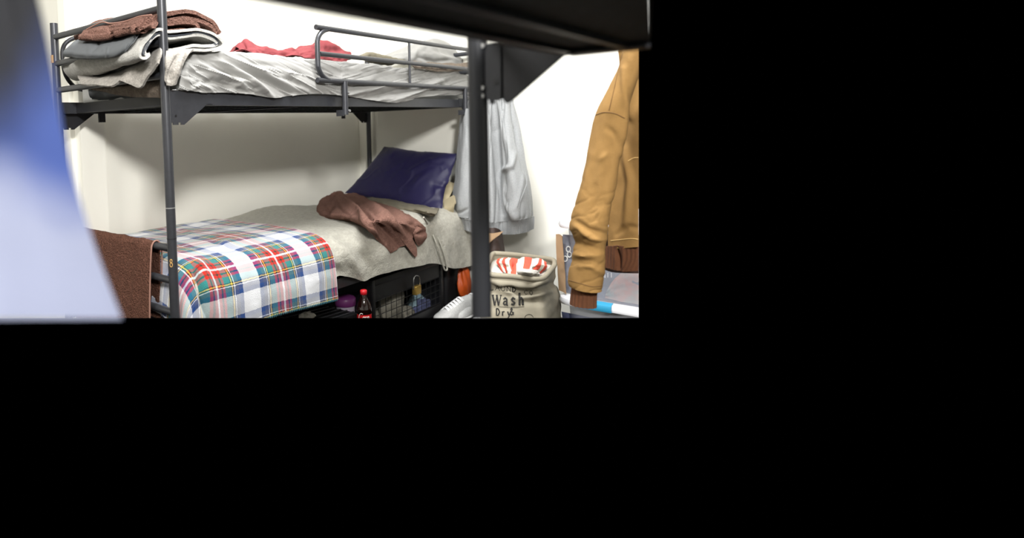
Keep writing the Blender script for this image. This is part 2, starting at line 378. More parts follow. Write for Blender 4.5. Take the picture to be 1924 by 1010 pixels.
# ------------------------------------------------------------------ bunk beds
X1, Y1, WD = 1.1065, 1.6476, .7409; Y2 = Y1+WD; X2 = X1+2.0
RT, RB = .127, .086                        # deck rail top / bottom above eye height
DROP = .757                                # lower deck below the upper one
def gusset(mb, x0, y, z, sx, th=.004):
    """bracket plate in an X-Z plane with two hook teeth; sx is the way towards the bed's middle"""
    pts = [(.012, .005), (.180, .005), (.180, -.036), (.158, -.036), (.062, -.104), (.050, -.104), (.050, -.097), (.040, -.097), (.040, -.104), (.020, -.104), (.020, -.097), (.012, -.097)]
    mb.prism([(x0+sx*a, y, z+b) for a, b in pts], (0, th, 0))
    return mb
def end_frame(root, x, ztop):
    for k, dz in enumerate((0, -.1035, -.207)):
        MB().tube([(x, Y1, ztop+dz), (x, (Y1+Y2)/2, ztop+dz), (x, Y2, ztop+dz)], .0118).build('end_rail', M['metal'], root)
bed = empty('bunk_bed', (X1+1, (Y1+Y2)/2, 0), 'charcoal metal bunk bed standing along the back wall, guard rail on its upper bunk', 'bunk bed')
for x, y, top in ((X1, Y1, .62), (X1, Y2, .44), (X2, Y1, .44), (X2, Y2, .44)):
    p = MB().tube([(x, y, 0.0), (x, y, .5), (x, y, H+top)], .0150, 20).build('post', M['metal'], bed)
    if (x, y) == (X1, Y1):
        subpart('joint_ring', MB().tube([(x, y, H-.2395), (x, y, H-.2365)], .01535, 20), M['worn'], p)
        subpart('joint_ring', MB().tube([(x, y, H-.337), (x, y, H-.334)], .0156, 20), M['metal_dark'], p)
        e = MB()                             # the number on the sticker: an 8 on the post's face
        c = at(321, 492, X=x-.006) ; rr = CR
        for dz, r_ in ((.0062, .0042), (-.0062, .0052)):
            ring = []
            for k in range(17):
                a = 2*math.pi*k/16; off = r_*math.cos(a)*.8; ang = math.atan2(-1.2, -1.0)+off/.0155-.25
                ring.append((x+.0154*math.cos(ang), y+.0154*math.sin(ang), H-.411+dz+r_*math.sin(a)*1.25))
            e.tube(ring, .0011, 6, closed=True)
        o = subpart('number_sticker', e, M['sticker'], p); o['label'] = 'yellow number 8'
    if (x, y) == (X1, Y2):
        o = subpart('paper_tag', MB().box((x-.0175, y-.012, H+.285), (x-.0145, y+.004, H+.315)), M['sticker'], p); o['label'] = 'small tan paper tag'
end_frame(bed, X1, H+.386); end_frame(bed, X1, H-.3685)
end_frame(bed, X2, H+.386); end_frame(bed, X2, H-.3685)
for dz in (0, -DROP):
    for y, sy in ((Y1, 1), (Y2, -1)):
        mb = MB()
        mb.box((X1+.02, y-.003, H+RB+dz), (X2-.02, y+.003, H+RT+dz)); mb.box((X1+.02, y, H+RB+dz), (X2-.02, y+sy*.03, H+RB+.004+dz))
        sr = mb.build('side_rail', M['metal'], bed, smooth=False)
        for x0, sx in ((X1, 1), (X2, -1)):
            g = gusset(MB(), x0, y-(.006 if sy > 0 else -.002), H+RT+dz, sx).build('corner_bracket', M['metal'] if sy > 0 else M['metal_dark'], bed, smooth=False)
            if sy > 0: subpart('bolt_hole', MB().tube([(x0+sx*.031, y-.0075, H+RT-.075+dz), (x0+sx*.031, y-.0055, H+RT-.075+dz)], .004, 12), M['black'], g)
            if sy > 0 and sx > 0 and dz == 0:
                o = subpart('worn_edge', MB().box((x0+.022, y-.0075, H+RT+.0045), (x0+.052, y-.001, H+RT+.0075), bev=.001), M['worn'], g)
    for x in (X1+.075, X2-.075):
        MB().box((x-.015, Y1+.003, H+RB+.002+dz), (x+.015, Y2-.003, H+RB+.006+dz)).box((x-.003, Y1+.003, H+RB+.002+dz), (x+.003, Y2-.003, H+RT+dz)).build('end_cross_rail', M['metal_dark'], bed, smooth=False)
    mb = MB().box((X1+.08, Y1+.02, H+RB+.012+dz), (X2-.08, Y2-.02, H+RB+.016+dz))
    for k in range(13): x = X1+.14+k*.143; mb.box((x-.004, Y1+.003, H+RB+.004+dz), (x+.004, Y2-.003, H+RB+.012+dz))
    mb.build('deck_mesh', M['deck'], bed, smooth=False)
for px, py in ((191, 215), (645, 214)):
    a = at(px, py, Y=Y2-.03); MB().box((a[0]-.014, a[1]-.004, H+RB-.036), (a[0]+.014, a[1]+.004, H+RB+.01)).build('deck_hanger', M['metal_dark'], bed, smooth=False)
# diagonal wire stay under the deck
MB().tube([at(380, 211, Y=1.95), at(560, 200, Y=1.70)], .003, 8).build('deck_stay', M['metal'], bed)
# guard rail hooked on the front of the upper bunk
YG = Y1-.030
def grail(name, x0, x1, y, zt, zb, rad=.085):
    pts = [(x1, zt)]
    pts += [(x0+rad, zt)]+[(x0+rad-rad*math.sin(a), zt-rad*.75+rad*.75*math.cos(a)) for a in np.linspace(.2, math.pi/2, 7)]
    pts += [(x0+rad-rad*math.cos(a), zb+rad*.75-rad*.75*math.sin(a)) for a in np.linspace(0, math.pi/2-.2, 7)]+[(x0+rad, zb), (x1, zb)]
    return pts
g = MB(); pts = grail('g', 1.790, X2-.03, YG, .392, .186); g.tube([(a, YG, H+b) for a, b in pts], .0103, 16, smooth=120)
gr = g.build('guard_rail', M['metal'], bed)
subpart('rail_bar', MB().tube([(1.80, YG, H+.290), (2.4, YG, H+.2895), (X2-.03, YG, H+.289)], .0098, 14), M['metal'], gr)
subpart('rail_bar', MB().tube([(2.43, YG, H+.389), (2.43, YG, H+.186)], .0058, 10), M['metal'], gr)
for x in (1.945, 2.945):
    c = subpart('rail_clamp', MB().tube([(x, YG-.004, H+.186), (x, YG-.004, H+.050)], .0125, 16).box((x-.018, YG-.006, H+.045), (x-.006, YG+.03, H+.07)), M['metal'], gr)
    for z in (.140, .066): subpart('bolt', MB().tube([(x+.012, YG-.009, H+z), (x+.012, YG-.019, H+z)], .0052, 12), M['worn'], gr)
# small rear guard hoop at the foot end, against the wall
hp = P('Y', 2.43, [(200, 66), (170, 67), (145, 70), (127, 78), (118, 92), (118, 115), (123, 140), (135, 158), (152, 168), (200, 172)])
MB().tube(hp, .0085, 14, smooth=60).build('rear_guard_rail', M['metal_dark'], bed)

# second bunk, nearer the camera: its near end hangs over the top of the view
BX0, BX1, BY = .188, .955, .4995
bed2 = empty('bunk_bed', (.57, -.4, 0), 'charcoal metal bunk bed in the foreground, its dark deck across the top of the view', 'bunk bed')
for x in (BX1, BX0):
    p = MB().tube([(x, BY, 0), (x, BY, .5), (x, BY, H+.44)], .0163, 24).build('post', M['metal_shaded'], bed2)
    if x == BX1: subpart('joint_ring', MB().tube([(x, BY, H-.2435), (x, BY, H-.2405)], .0166, 24), M['metal_shaded'], p)
for z in (.386, .282, .179): MB().tube([(BX0, BY, H+z), (.5, BY, H+z), (BX1, BY, H+z)], .0118).build('end_rail', M['metal_shaded'], bed2)
YC = .350                               # the deck's end rail stands in from the posts
MB().box((BX0+.02, YC-.02, H+.098), (BX1, YC+.002, H+.101)).box((BX0+.02, YC-.003, H+.098), (BX1, YC+.003, H+.135)).build('end_cross_rail', M['metal_dark'], bed2, smooth=False, margin=22)
for x, sx in ((BX1, -1), (BX0, 1)):
    MB().box((x-.003, -1.4, H+.099), (x+.003, BY-.05, H+.127)).box((x, -1.4, H+.096), (x+sx*.03, BY-.16, H+.100)).build('side_rail', M['metal_dark'], bed2, smooth=False, margin=22)
gp = [(.052, .135), (.160, .135), (.153, .100), (.066, .034), (.058, .030), (.052, .034)]
gg = MB().prism([(BX1-.012, BY-a, H+b) for a, b in gp], (.004, 0, 0)).build('corner_bracket', M['metal_dark'], bed2, smooth=False, margin=22)
c0 = at(912, 88, X=BX1-.004); c1 = at(943, 186, X=BX1-.004)
hk = MB().prism([at(x, y, X=BX1-.004) for x, y in ((911, 82), (940, 82), (941, 186), (933, 189), (926, 189), (926, 195), (920, 195), (920, 189), (911, 183))], (.006, 0, 0)).build('hook_plate', M['metal_shaded'], bed2, smooth=False, margin=22)
MB().prism([at(x, y, X=BX1+.004) for x, y in ((936, 84), (955, 84), (955, 186), (936, 186))], (.004, 0, 0)).build('dark_gap_strip', M['metal_dark'], bed2, smooth=False)  # dark strip added to blacken the gap between hook plate and bracket
hc = at(931, 154, X=BX1-.005)
subpart('bolt_hole', MB().tube([hc, hc+np.array([-.001, 0, 0])], .0042, 14), M['black'], hk)
for x, y in ((908, 86), (907, 165), (907, 180)):
    c = at(x, y, X=BX1-.006); subpart('rivet', MB().tube([c, c+np.array([-.004, 0.0, 0])], .0036, 12), M['worn'], hk)
MB().box((BX0+.003, -1.4, H+.104), (BX1-.003, YC-.003, H+.108)).build('deck_mesh', M['deck'], bed2, smooth=False, margin=22)
mb = MB()
for k in range(12): y = YC-.09-k*.14; mb.box((BX0+.003, y-.004, H+.097), (BX1-.003, y+.004, H+.104))
mb.build('deck_slats', M['metal_dark'], bed2, smooth=False, margin=22)
tag(MB().box((BX0+.02, -1.38, H+.109), (BX1-.02, YC-.01, H+.25), bev=.03).build('mattress', M['mattress'], margin=22), 'thin mattress lying on the dark deck of the foreground bunk', 'mattress')

# ------------------------------------------------------------------ bedding of the upper bunk
tag(MB().box((X1+.085, Y1+.030, H+RB+.017), (X2-.03, Y2-.01, H+.262), bev=.035).build('mattress', M['mattress']), 'mattress on the upper bunk under the wrinkled grey sheet', 'mattress')
def sheet_disp(G, U, px):
    d = .0045*fbm(G[..., 0]*6+G[..., 2]*9, G[..., 2]*16+G[..., 0]*3, 3)
    dx = px[..., 0]-.0; dy = px[..., 1]; q_ = np.where(dx < 640, dx*.42-dy*.90, dx*.25+dy*.95); p_ = np.where(dx < 640, dx*.9+dy*.42, dx*.95-dy*.25)
    d = d+crease(p_/85, q_/13, 301, .006)-crease(p_/60, q_/9, 311, .005)
    ext = np.clip((px[..., 1]-95)/40, 0, 1)
    for line, wd, am in (
        ([(362, 97), (375, 120), (410, 140), (470, 156), (495, 170)], 5, .016), ([(372, 94), (400, 122), (440, 142), (480, 166)], 4, -.014),
        ([(385, 94), (420, 118), (470, 145), (512, 183)], 5, .020), ([(350, 120), (352, 150), (356, 168)], 4, .010),
        ([(395, 94), (440, 125), (500, 152), (545, 176)], 5, -.016), ([(400, 92), (460, 118), (520, 148), (575, 172)], 6, .016),
        ([(425, 97), (455, 110), (500, 135), (560, 160)], 4, -.009), ([(440, 100), (500, 118), (560, 150), (598, 168)], 7, .010),
        ([(470, 118), (520, 125), (560, 140)], 4, -.007), ([(520, 108), (560, 128), (600, 150)], 6, .007), ([(545, 105), (590, 118)], 4, -.005),
        ([(372, 158), (400, 152), (440, 165), (470, 174)], 5, -.014), ([(362, 166), (376, 160), (396, 170)], 4, .012), ([(430, 168), (450, 160), (475, 172)], 5, .012),
        ([(620, 160), (640, 150), (700, 158)], 5, .008), ([(652, 178), (690, 168), (740, 160), (790, 155)], 5, .012), ([(655, 186), (700, 180), (760, 168), (810, 152)], 5, -.012),
        ([(700, 188), (745, 186), (790, 170), (830, 150), (872, 120)], 6, .014), ([(775, 188), (810, 170), (845, 152), (876, 135)], 4, -.010),
        ([(790, 184), (830, 174), (872, 168)], 5, .010), ([(700, 115), (705, 140), (690, 150)], 6, .005), ([(770, 140), (790, 128), (800, 118)], 5, .005), ([(660, 112), (655, 140)], 6, -.005)):
        d = d+ridge(px, line, wd*1.15, am)
    return d*(.25+.75*ext)
front = [(336, 112), (352, 104), (380, 100), (420, 98), (480, 101), (540, 107), (600, 112), (660, 118), (720, 124), (780, 130), (830, 134), (880, 138)]
low = [(334, 168), (350, 170), (385, 174), (425, 174), (470, 177), (513, 184), (545, 180), (600, 176), (660, 182), (742, 193), (800, 181), (880, 178)]
f0 = P('Y', Y1+.012, front); l0 = P('Y', Y1-.012, low)
rows = []
for fr, dz in ((Y2-.02, .004), (Y1+.30, .008), (Y1+.06, .004)): rows.append([np.array([p[0], fr, p[2]+dz]) for p in f0])
rows.append([p+np.array([0, .004, .0]) for p in f0])
for t in (.12, .4, .7, 1.0): rows.append([a*(1-t)+b*t+np.array([0, -.012*math.sin(t*3), 0]) for a, b in zip(f0, l0)])
tag(MB().net(rows, 110, 520, .003, sheet_disp).build('bed_sheet', M['sheet']), 'wrinkled light grey sheet tucked over the upper bunk mattress', 'sheet')
# end of the sheet wrapped round the mattress foot
q = [P('X', 1.20, [(172, 150), (225, 146), (270, 142), (300, 138)]), P('X', 1.165, [(166, 165), (215, 163), (262, 158), (300, 152)]), P('X', 1.165, [(168, 178), (220, 176), (262, 172), (300, 168)]), P('X', 1.20, [(174, 190), (224, 188), (265, 184), (300, 181)])]
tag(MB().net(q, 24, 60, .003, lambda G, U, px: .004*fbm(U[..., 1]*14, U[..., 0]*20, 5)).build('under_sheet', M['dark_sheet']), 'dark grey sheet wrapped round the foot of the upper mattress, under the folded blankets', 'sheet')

wool_d = lambda G, U, px: .003*fbm(G[..., 1]*13+3, G[..., 2]*22+G[..., 0]*9, 8)
# lowest taupe blanket
q = [P('X', 1.20, [(150, 155), (200, 158), (250, 152), (300, 142)]), P('X', 1.135, [(158, 161), (200, 163), (250, 158), (301, 150)]), P('X', 1.13, [(172, 168), (205, 172), (250, 172), (302, 168)]), P('X', 1.14, [(184, 171), (215, 177), (252, 182), (302, 184)])]
tag(MB().net(q, 30, 80, .006, wool_d).build('wool_blanket', M['wool_brown']), 'taupe wool blanket at the bottom of the stack, hanging lowest over the foot rail', 'blanket', None)
# second blanket, its corner hanging over the rail, and a drape over the bed's front
q = [P('X', 1.20, [(148, 138), (175, 140), (195, 138), (212, 134), (230, 128), (248, 120), (262, 112), (278, 98), (300, 80)]),
     P('X', 1.10, [(146, 143), (175, 147), (196, 146), (214, 142), (232, 137), (250, 128), (264, 120), (280, 107), (301, 88)]),
     P('X', 1.075, [(150, 152), (175, 155), (198, 154), (216, 150), (234, 147), (252, 144), (265, 138), (281, 122), (300, 100)]),
     P('X', 1.065, [(150, 157), (176, 159), (200, 161), (213, 158), (224, 153), (243, 158), (262, 164), (277, 144), (296, 118)])]
def bd(G, U, px): return wool_d(G, U, px)+ridge(px, [(205, 162), (215, 150), (240, 138)], 7, -.008)+ridge(px, [(225, 160), (240, 146), (262, 128)], 8, .012)
mb = MB().net(q, 40, 110, .007, bd)
q = [P('Y', 1.66, [(312, 92), (338, 90), (366, 88)]), P('Y', 1.615, [(312, 100), (336, 98), (360, 94)]), P('Y', 1.60, [(312, 118), (330, 118), (349, 112)]), P('Y', 1.60, [(313, 140), (326, 140), (340, 132)]), P('Y', 1.605, [(315, 160), (322, 161), (331, 158)])]
def dd(G, U, px): return wool_d(G, U, px)+ridge(px, [(334, 104), (322, 130), (317, 150)], 3.2, -.014)+ridge(px, [(345, 100), (332, 130), (326, 158)], 5, .012)
mb.net(q, 60, 50, .007, dd)
tag(mb.build('wool_blanket', M['wool']), 'grey wool blanket under the thick folded one, a pointed corner hanging over the foot rail', 'blanket')
def slab(mb, front, back, n, m, th, disp=None, mi=0):
    """folded cloth: a profile at the bed's front swept to a profile further back"""
    fr = cr(front, n); bk = cr(back, n); G = np.stack([fr*(1-t)+bk*t for t in np.linspace(0, 1, m)], 1)
    return mb.grid(G, th, disp, mi)
# big folded wool blanket
def prof(pts, y): return P('Y', y, pts)
F = [(279, 101), (272, 106), (266, 104), (268, 92), (278, 76), (297, 59), (318, 63), (345, 60), (372, 57), (397, 63), (413, 74), (419, 83), (410, 88), (388, 91), (364, 90), (340, 95), (316, 99)]
fp = np.array(prof(F, 1.635))
bk = fp.copy(); bk[:, 1] = 2.36
B3 = P('Y', 2.36, [(160, 146), (140, 148), (124, 134), (123, 116), (134, 104), (165, 96)])
for i, b in enumerate(B3): bk[i] = b
bk[6:, 0] += .13; bk[6:, 2] = bk[6:, 2]*.5+.5*(H+.30); bk[12:, 2] = H+.275
mb = MB(); slab(mb, fp, bk, 150, 60, .009, wool_d)
F2 = [(281, 98), (276, 99), (275, 92), (285, 76), (300, 68), (318, 75), (345, 72), (372, 68), (392, 73), (405, 80), (400, 83), (380, 83), (360, 82), (340, 87), (316, 93)]
f2 = np.array(prof(F2, 1.642)); b2 = f2.copy(); b2[:, 1] = 2.3; b2[:, 0] += .13
slab(mb, f2, b2, 120, 30, .010, wool_d)
tag(mb.build('wool_blanket', M['wool_light']), 'thick pale grey wool blanket folded over and over, the largest in the stack', 'blanket')
mb = MB()
for k, off in enumerate((0, 3.2, 6.0)):
    F3 = [(270+off*.7, 103-off*.3), (270+off*.8, 96), (279+off*.6, 79+off*.5), (298, 63+off*.5), (318, 68+off*.6), (345, 65.5+off*.5), (372, 62+off*.45), (395, 68+off*.5), (409-off, 79), (404-off, 84-off*.2)]
    a = np.array(prof(F3, 1.640+.002*k)); b = a.copy(); b[:, 1] = 2.2; b[:, 0] += .13; slab(mb, a, b, 80, 12, .003)
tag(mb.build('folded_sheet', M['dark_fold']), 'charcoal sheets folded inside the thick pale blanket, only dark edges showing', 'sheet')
# slate grey folded sheet
q = [P('X', 1.17, [(158, 68), (180, 68), (208, 66), (235, 61), (262, 54)]), P('X', 1.05, [(138, 79), (165, 81), (198, 80), (230, 74), (255, 64)]), P('X', 1.02, [(121, 94), (156, 97), (192, 97), (224, 89), (246, 78)]),
     P('X', 1.02, [(118, 103), (155, 106), (190, 107), (219, 103), (238, 93)]), P('X', 1.04, [(121, 107), (155, 111), (190, 111), (216, 107), (236, 99)]), P('X', 1.12, [(128, 104), (160, 107), (192, 107), (216, 103), (236, 96)])]
def sd(G, U, px): return .0015*fbm(U[..., 1]*20, U[..., 0]*20, 2)+ridge(px, [(192, 74), (180, 88), (172, 98)], 2.5, -.005)+ridge(px, [(203, 88), (200, 108)], 2, .003)
mb = MB().net(q, 50, 110, .004, sd)
for off in (0, 4, 8):
    mb.tube([at(258+off*.6, 60+off*.2, X=1.06), at(248+off*.7, 76, X=1.03), at(240+off*.8, 84, X=1.018), at(235+off*.5, 98-off*.5, X=1.02)], .0016, 8, smooth=16)
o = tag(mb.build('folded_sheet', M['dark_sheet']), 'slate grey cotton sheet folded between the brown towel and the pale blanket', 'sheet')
# brown towel on top of the pile
td = lambda G, U, px: .004*fbm(G[..., 0]*16+G[..., 1]*14, G[..., 2]*30, 11)
mb = MB()
for fl, bl, th, ws in (
    ([(262, 52), (266, 44), (290, 36), (316, 30), (345, 26), (376, 31), (400, 44), (413, 64)], [(150, 74), (147, 66), (168, 52), (190, 44)], .013, (.36, .375)),
    ([(262, 56), (266, 50), (290, 44), (316, 42), (345, 38), (376, 42), (398, 53), (407, 64)], [(156, 74), (156, 68), (172, 58), (190, 54)], .013, (.34, .36)),
    ([(256, 60), (254, 54), (264, 49), (290, 47), (320, 47), (350, 44), (366, 46), (371, 52), (362, 55), (340, 54), (316, 58)], [(160, 75), (150, 71), (156, 64), (175, 58)], .012, (.34, .35))):
    a = np.array(prof(fl, 1.655)); b = a.copy(); b[:, 1] = 2.30
    for i, c in enumerate(P('Y', 2.30, bl)): b[i] = c
    b[4:, 2] = b[4:, 2]*.6+.4*(H+.35)
    slab(mb, a, b, 110, 70, th, td)
q = [P('X', 1.14, [(160, 52), (185, 44), (215, 46), (250, 40), (295, 30)]), P('X', 1.065, [(154, 60), (182, 54), (215, 52), (248, 46), (290, 40)]), P('X', 1.03, [(148, 68), (180, 66), (212, 60), (242, 54), (280, 48)]), P('X', 1.035, [(150, 74), (178, 77), (205, 73), (232, 65), (262, 60)]), P('X', 1.10, [(160, 72), (185, 73), (210, 69), (238, 62), (270, 56)])]
def te(G, U, px): return td(G, U, px)+ridge(px, [(165, 62), (200, 58), (250, 48), (290, 40)], 3, -.012)+ridge(px, [(205, 50), (212, 66), (216, 74)], 3, -.006)+ridge(px, [(258, 48), (268, 56)], 3, -.008)
mb.net(q, 60, 120, .012, te)
o = mb.build('bath_towel', M['towel']); tag(o, 'brown terry towel folded on top of the blanket stack', 'towel')
subpart('hem', MB().tube(P('X', 1.055, [(163, 55), (190, 42), (208, 44), (235, 40), (262, 31), (285, 28)]), .0022, 8, smooth=30), M['towel_edge'], o)

# red garment, pillow and crumpled case at the head end
def rd(G, U, px): return .010*fbm(G[..., 0]*14, U[..., 0]*22, 21)+ridge(px, [(540, 100), (585, 82), (600, 92)], 5, -.01)+ridge(px, [(556, 92), (575, 104)], 4, -.012)+ridge(px, [(615, 90), (640, 95)], 4, -.012)+ridge(px, [(455, 82), (475, 95)], 3, -.012)
top = [(442, 94), (456, 81), (476, 90), (510, 96), (530, 95), (556, 88), (580, 81), (604, 79), (625, 85), (652, 100)]
bot = [(440, 98), (456, 96), (478, 99), (510, 102), (530, 103), (556, 105), (580, 108), (604, 111), (625, 112), (652, 114)]
q = [[p+np.array([0, .16, -.05]) for p in P('Y', 1.80, top)], P('Y', 1.80, top), [(a+b)/2+np.array([0, -.03, 0]) for a, b in zip(P('Y', 1.80, top), P('Y', 1.74, bot))], P('Y', 1.72, bot)]
tag(MB().net(q, 40, 160, .003, rd).build('shirt', M['red']), 'crumpled brick red garment lying on the upper bunk', 'garment')
top = [(722, 108), (742, 100), (765, 85), (792, 78), (815, 71), (835, 77), (858, 92), (884, 96)]
mid = [(724, 112), (745, 108), (768, 104), (792, 100), (815, 98), (840, 102), (862, 106), (886, 108)]
bot = [(724, 116), (748, 118), (770, 120), (795, 121), (818, 122), (842, 125), (864, 124), (886, 124)]
def pd(G, U, px): return .006*fbm(G[..., 0]*9, U[..., 0]*14, 31)+ridge(px, [(776, 112), (782, 95), (800, 88), (830, 90)], 5, .014)+ridge(px, [(820, 78), (832, 96), (868, 106)], 5, -.012)+ridge(px, [(790, 108), (815, 116), (850, 112)], 4, -.012)
q = [[p+np.array([.04, .28, -.07]) for p in P('Y', 1.86, top)], P('Y', 1.86, top), P('Y', 1.74, mid), P('Y', 1.73, bot)]
tag(MB().net(q, 50, 130, .004, pd).build('pillow', M['sheet']), 'rumpled pale grey pillow behind the guard rail of the upper bunk', 'pillow')
q = [[p+np.array([0, .1, -.02]) for p in P('Y', 1.72, [(676, 102), (698, 96), (722, 103), (760, 112)])], P('Y', 1.70, [(676, 104), (698, 97), (722, 104), (760, 113)]), P('Y', 1.68, [(676, 110), (700, 112), (724, 117), (762, 122)])]
tag(MB().net(q, 20, 50, .003, lambda G, U, px: .004*fbm(U[..., 1]*20, U[..., 0]*20, 9)).build('pillowcase', M['olive']), 'small olive grey cloth bunched beside the upper pillow', 'cloth')
q = [P('Y', 1.66, [(776, 116), (800, 117), (830, 119), (884, 118)]), P('Y', 1.635, [(776, 122), (800, 126), (828, 128), (884, 128)]), P('Y', 1.63, [(780, 127), (802, 130), (826, 134), (884, 132)])]
tag(MB().net(q, 20, 60, .003, lambda G, U, px: .005*fbm(U[..., 1]*20, U[..., 0]*20, 19)).build('throw', M['wool_brown']), 'taupe cloth edge tucked under the upper pillow', 'cloth')

# ------------------------------------------------------------------ bedding of the lower bunk
LM = -.452                                 # top of the lower mattress against eye height
tag(MB().box((X1+.04, Y1+.02, H-.64), (X2-.04, Y2-.005, H+LM-.012), bev=.04).build('mattress', M['mattress']), 'mattress on the lower bunk under the grey wool blanket', 'mattress')
def bedrow(y, zs, xs): return [np.array([x, y, H+z]) for x, z in zip(xs, zs)]
xs = [1.14, 1.4, 1.7, 2.0, 2.3, 2.6, 2.85, 3.07]
hem = [(300, 640), (360, 625), (470, 600), (612, 548), (625, 519), (655, 519), (682, 528), (712, 514), (742, 508), (775, 501), (812, 494), (832, 497), (845, 504), (872, 503), (884, 500)]
hemw = P('Y', Y1-.034, hem)
hx = [p[0] for p in hemw]; hz = [p[2] for p in hemw]
xs = np.linspace(1.165, 3.075, 34)
bump = lambda x: .038*np.exp(-((x-2.25)/.22)**2)
rows = [[np.array([x, Y2+.035, H+LM-.02+bump(x)]) for x in xs], [np.array([x, Y2+.02, H+LM+.0+bump(x)]) for x in xs], [np.array([x, Y2-.12, H+LM+.008+bump(x)*.9]) for x in xs], [np.array([x, (Y1+Y2)/2, H+LM+.012]) for x in xs],
        [np.array([x, Y1+.10, H+LM+.004]) for x in xs], [np.array([x, Y1+.025, H+LM-.014]) for x in xs], [np.array([x, Y1-.022, H+LM-.055]) for x in xs]]
for t in (.35, .7, 1.0):
    rows.append([np.array([x, Y1-.034-.006*math.sin(x*21), (H+LM-.055)*(1-t)+np.interp(x, hx, hz)*t]) for x in xs])
def gd(G, U, px):
    d = .006*fbm(G[..., 0]*3.5, U[..., 0]*4, 41)+.0015*fbm(G[..., 0]*22, U[..., 0]*22, 42)
    for line, wd, am in (([(618, 448), (650, 478), (682, 526)], 9, .014), ([(640, 440), (672, 470), (700, 505)], 8, -.010), ([(622, 500), (640, 512)], 8, -.012),
                         ([(700, 420), (716, 450), (722, 505)], 12, .010), ([(770, 480), (790, 470), (806, 440)], 9, -.008), ([(815, 432), (832, 460), (844, 502)], 5, .010), ([(806, 428), (822, 462), (829, 497)], 3, -.008),
                         ([(690, 395), (760, 400), (830, 420)], 10, .006), ([(850, 430), (862, 470), (866, 500)], 8, .008)):
        d = d+ridge(px, line, wd, am)
    return d
gb = tag(MB().net(rows, 150, 420, .006, gd).build('wool_blanket', M['wool_bed']), 'pale grey wool blanket spread over the lower bunk', 'blanket')
o = subpart('blanket_edge', MB().tube([at(796, 408, Z=LM+.02), at(806, 426, Y=Y1+.0), at(818, 452, Y=Y1-.045), at(827, 478, Y=Y1-.05), at(832, 496, Y=Y1-.048), at(836, 507, Y=Y1-.046), at(840, 503, Y=Y1-.044), at(832, 470, Y=Y1-.046), at(820, 440, Y=Y1-.03)], .0042, 10, smooth=60), M['wool_bed'], gb)

# tartan throw
xs = np.linspace(0, 1, 15); XR_, XL_ = 1.835, 1.14
def trow(y, z, l=0, r=0): return [np.array([XL_+(XR_-XL_)*t+l*(1-t)+r*t, y, H+z]) for t in xs]
hemz = lambda x: np.interp(x, [1.1, 1.3, 1.5, 1.83], [-.665, -.672, -.668, -.69])
rows = [trow(Y2+.04, LM-.02), trow(Y2+.015, LM+.020, 0, .02), trow(Y2-.16, LM+.026), trow((Y1+Y2)/2, LM+.030, 0, -.0), trow(Y1+.13, LM+.024, 0, .0), trow(Y1+.02, LM+.002), trow(Y1-.036, LM-.05, 0, .0)]
for t in (.4, .75, 1.0): rows.append([np.array([XL_+(XR_-XL_)*s, Y1-.048-.010*t, (H+LM-.05)*(1-t)+(H+hemz(XL_+(XR_-XL_)*s))*t]) for s in xs])
R = np.array(rows)
for i in range(R.shape[0]):                # the left end turns down over the foot of the bed
    k = i/(R.shape[0]-1)
    R[i, 0] += (-.022, .03*k, -.17*(1-.75*max(0, k-.6)/.4)); R[i, 1] += (-.055, .01*k, -.055*(1-max(0, k-.6)/.4)); R[i, 2] += (-.05, 0, 0)
def tdp(G, U, px):
    d = .005*fbm(G[..., 0]*5, U[..., 0]*5, 51)+.0015*fbm(G[..., 0]*16, U[..., 0]*16, 52)
    for line, wd, am in (([(362, 500), (372, 540), (392, 600)], 5, -.022), ([(374, 492), (392, 540), (410, 600)], 9, .012), ([(400, 455), (420, 465), (450, 470)], 6, -.008), ([(405, 462), (440, 452)], 6, .008),
                         ([(560, 470), (590, 500), (608, 560)], 12, .006), ([(470, 500), (480, 560)], 10, -.006), ([(340, 430), (365, 440)], 6, .006)):
        d = d+ridge(px, line, wd, am)
    return d
G = cr(R, 150); G = np.swapaxes(cr(np.swapaxes(G, 0, 1), 150), 0, 1)
o = tag(MB().grid(G, .005, tdp).build('tartan_throw', M['tartan']), 'white, blue, teal and red tartan throw over the foot of the lower bunk', 'throw')
hm = [g+np.array([0, -.006, 0]) for g in G[-1, ::2]]
zz = []
for i, g in enumerate(hm[:-1]):
    for s in np.linspace(0, 1, 3)[:-1]: p = g*(1-s)+hm[i+1]*s; zz.append(p+np.array([0, 0, .006 if len(zz) % 2 else -.003]))
subpart('stitched_hem', MB().tube(zz, .0016, 5), mat('teal_thread', srgb(40, 92, 104), .8), o)

